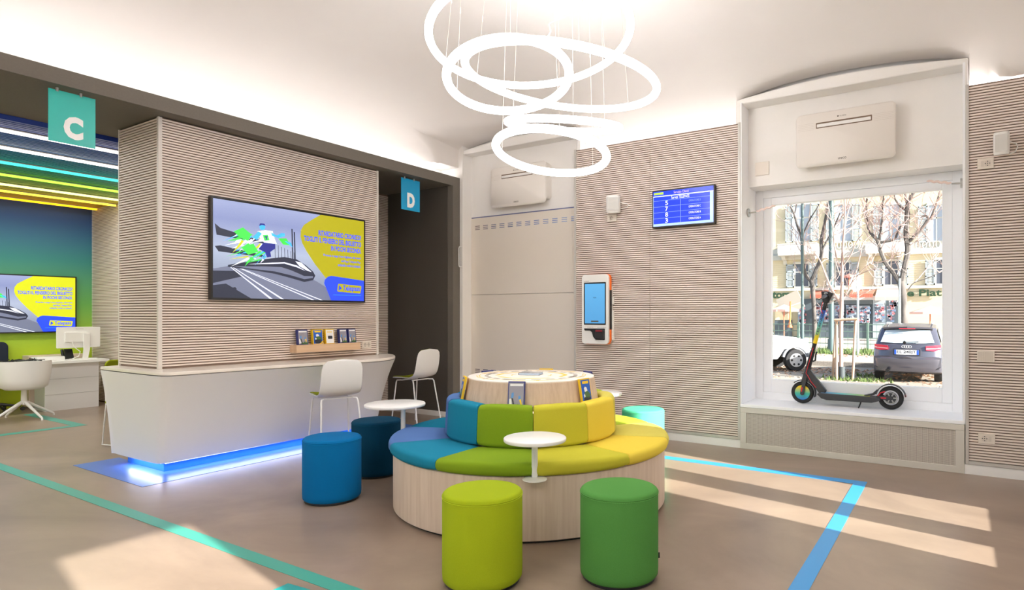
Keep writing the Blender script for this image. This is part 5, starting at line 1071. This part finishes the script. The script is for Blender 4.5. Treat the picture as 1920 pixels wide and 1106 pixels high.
gl = lambda y, z: -1.98+(z-.985)*.81+.16*min(1, abs(y)/.76)**3.5*.9-.005
rear('rear_window', [(.60, 1.0), (.3, .985), (0, .98), (-.3, .985), (-.60, 1.0), (-.50, 1.30), (-.25, 1.315), (0, 1.32), (.25, 1.315), (.50, 1.30)], mat('car_rear_glass', (178, 196, 208), .08, 0, spec=.8), gl, th=.012)
rear('spoiler', [(.56, 1.33), (0, 1.35), (-.56, 1.33), (-.55, 1.375), (0, 1.395), (.55, 1.375)], CARP, lambda y, z: -1.74+.12*(abs(y)/.56)**3, th=.10)
rear('brake_light', [(.18, 1.335), (-.18, 1.335), (-.18, 1.352), (.18, 1.352)], mat('brake_red', (226, 60, 80), .3), -1.845, th=.012)
rear('window_gasket', [(.55, 1.305), (0, 1.322), (-.55, 1.305), (-.55, 1.325), (0, 1.345), (.55, 1.325)], BLACK, lambda y, z: -1.72+.12*(abs(y)/.56)**3, th=.02)
TL = mat('tail_red', (226, 62, 84), .2); TLW = mat('tail_clear', (250, 226, 230), .2)
tx = lambda y, z: -2.065+.16*min(1, abs(y)/.76)**3.5
for s_ in (1, -1):
    lt = rear('tail_light', [(s_*.73, .84), (s_*.60, .80), (s_*.42, .82), (s_*.42, .92), (s_*.58, .935), (s_*.74, .95)], TL, tx, th=.035)
    rear('lamp_band', [(s_*.73, .865), (s_*.43, .842), (s_*.43, .86), (s_*.73, .885)], TLW, lambda y, z: tx(y, z)-.035, lt, .006)
np_ = rear('plate_holder', [(.30, .69), (-.30, .69), (-.30, .835), (.30, .835)], mat('holder_dark', (50, 50, 58), .5), -2.085, th=.02)
nb = rear('number_plate', [(.27, .705), (-.27, .705), (-.27, .82), (.27, .82)], mat('plate_white', (232, 234, 238), .4), -2.105, np_, .004)
for a, b_ in ((.27, .225), (-.225, -.27)): rear('blue_band', [(a, .706), (b_, .706), (b_, .819), (a, .819)], mat('plate_blue', (40, 92, 200), .4), -2.1092, np_, .002)
npl = Plane((-2.113, .21, .808), (0, -.42, 0), (0, 0, -.09), (-1, 0, 0)); text(npl, 'EL 240JT', 0, 0, 1, 1, mat('plate_black', (40, 42, 50), .5), np_, .001, bold=.01)
for k in range(4):
    g = G(); y = .072-.048*k; g.tube([(-2.10, y+.033*cos(2*pi*q/20), .90+.033*sin(2*pi*q/20)) for q in range(20)], .006, 6, closed=True); g.build('ring_emblem', RIM, hb, smooth=True)
g = G(); g.bar((-2.03, .06, 1.005), (-1.995, -.26, 1.02), .02, .02); g.tube([(-2.04, .05, 1.0), (-2.0, .05, 1.01)], .035, 10); g.build('wiper', BLACK, hb)
rear('bumper', [(.74, .40), (0, .385), (-.74, .40), (-.75, .64), (0, .66), (.75, .64)], CARP, lambda y, z: -2.165+.16*min(1, abs(y)/.76)**3.5, th=.03)
rear('bumper_lip', [(.70, .36), (-.70, .36), (-.70, .40), (.70, .40)], mat('bumper_dark', (60, 60, 68), .5), lambda y, z: -2.16+.16*min(1, abs(y)/.76)**3.5, th=.02)
g = G(); g.tube([(-2.22, .42, .30), (-2.0, .42, .30)], .045, 12); g.build('exhaust', BLACK, hb)
for sy in (.52, -.52):
    g = G(); g.bar((-1.3, sy, 1.47), (.2, sy, 1.46), .035, .035); g.build('roof_rail', RIM, hb, bevel=.01)
for x, y in ((-1.33, .68), (-1.33, -.68), (1.3, .68), (1.3, -.68)): car_wheel(hb, x, y, .31, .20)
for s_ in (-1, 1):
    g = G(); P = [(-1.45, .99), (-1.35, 1.30), (.05, 1.34), (.85, 1.0)]; g.add([(x, s_*(.765-.20*.76*max(0, z-.90)/.57+.004), z) for x, z in P], [(0, 1, 2, 3)]); g.build('side_window', mat('car_side_glass', (214, 222, 236), .1), hb, fix=False)
# white off-roader, nose to the right and away
w_ = at(1490.5, 673, 19.0); ang = radians(36)
sv_ = own('parked_offroader', 'white off-roader with its front wheel showing, parked at the edge of the window', 'car', (w_.x-1.25*cos(ang)-.72*sin(ang), w_.y-1.25*sin(ang)+.72*cos(ang), GZ), ang)
WP = mat('car_white', (206, 208, 212), .25)
prof = [(-2.0, .42), (-2.05, .80), (-1.98, 1.02), (-1.85, 1.60), (-1.4, 1.70), (-.2, 1.70), (.10, 1.62), (.62, 1.09), (1.35, 1.02), (1.72, .94), (1.80, .70), (1.80, .46), (1.66, .40), (1.62, .50), (1.50, .66), (1.25, .74), (1.0, .66), (.88, .48), (.80, .38), (-.75, .38), (-.85, .5), (-1.2, .74), (-1.6, .55), (-1.66, .42)]
shell(prof, .78, 1.0, .16, 0, .10, sv_, WP)
for x in (1.25, -1.2):
    for y in (-.70, .70): car_wheel(sv_, x, y, .335, .24)
for s_ in (-1, 1):
    f = lambda z: s_*(.785-.16*.78*max(0, z-1.0)/.70+.004)
    for P in ([(.52, 1.08), (.08, 1.53), (-.35, 1.55), (-.35, 1.06)], [(-.45, 1.06), (-.45, 1.55), (-1.2, 1.55), (-1.25, 1.06)]):
        g = G(); g.add([(x, f(z), z) for x, z in P], [(0, 1, 2, 3)]); g.build('side_window', mat('offroader_glass', (120, 146, 156), .1), sv_, fix=False)
    g = G(); g.box(.28, .42, s_*.80-.02 if s_ > 0 else s_*.80-.16, s_*.80+.16 if s_ > 0 else s_*.80+.02, 1.06, 1.24); g.build('wing_mirror', WP, sv_, bevel=.03)
    g = G(); q = [(1.25+.42*cos(radians(10+160*k/12)), .36+.42*sin(radians(10+160*k/12))) for k in range(13)]; q2 = [(1.25+.355*cos(radians(170-160*k/12)), .36+.355*sin(radians(170-160*k/12))) for k in range(13)]
    g.prism(q+q2, s_*.70, s_*.80, 'y'); g.build('wheel_arch', mat('arch_grey', (120, 124, 130), .6), sv_)
    g = G(); g.box(-.8, .85, s_*.785-.01, s_*.785+.012, .82, .88); g.build('side_moulding', mat('moulding_blue', (176, 190, 208), .5), sv_)
g = G(); g.add([(.12, -.62, 1.60), (.12, .62, 1.60), (.60, .70, 1.12), (.60, -.70, 1.12)], [(0, 1, 2, 3)]); g.v = [(x+.012, y, z+.012) for x, y, z in g.v]; g.build('windscreen', mat('offroader_glass'), sv_, fix=False)
g = G(); g.box(1.68, 1.86, -.76, .76, .42, .66); g.build('front_bumper', mat('bumper_grey', (150, 156, 162), .5), sv_, bevel=.04)
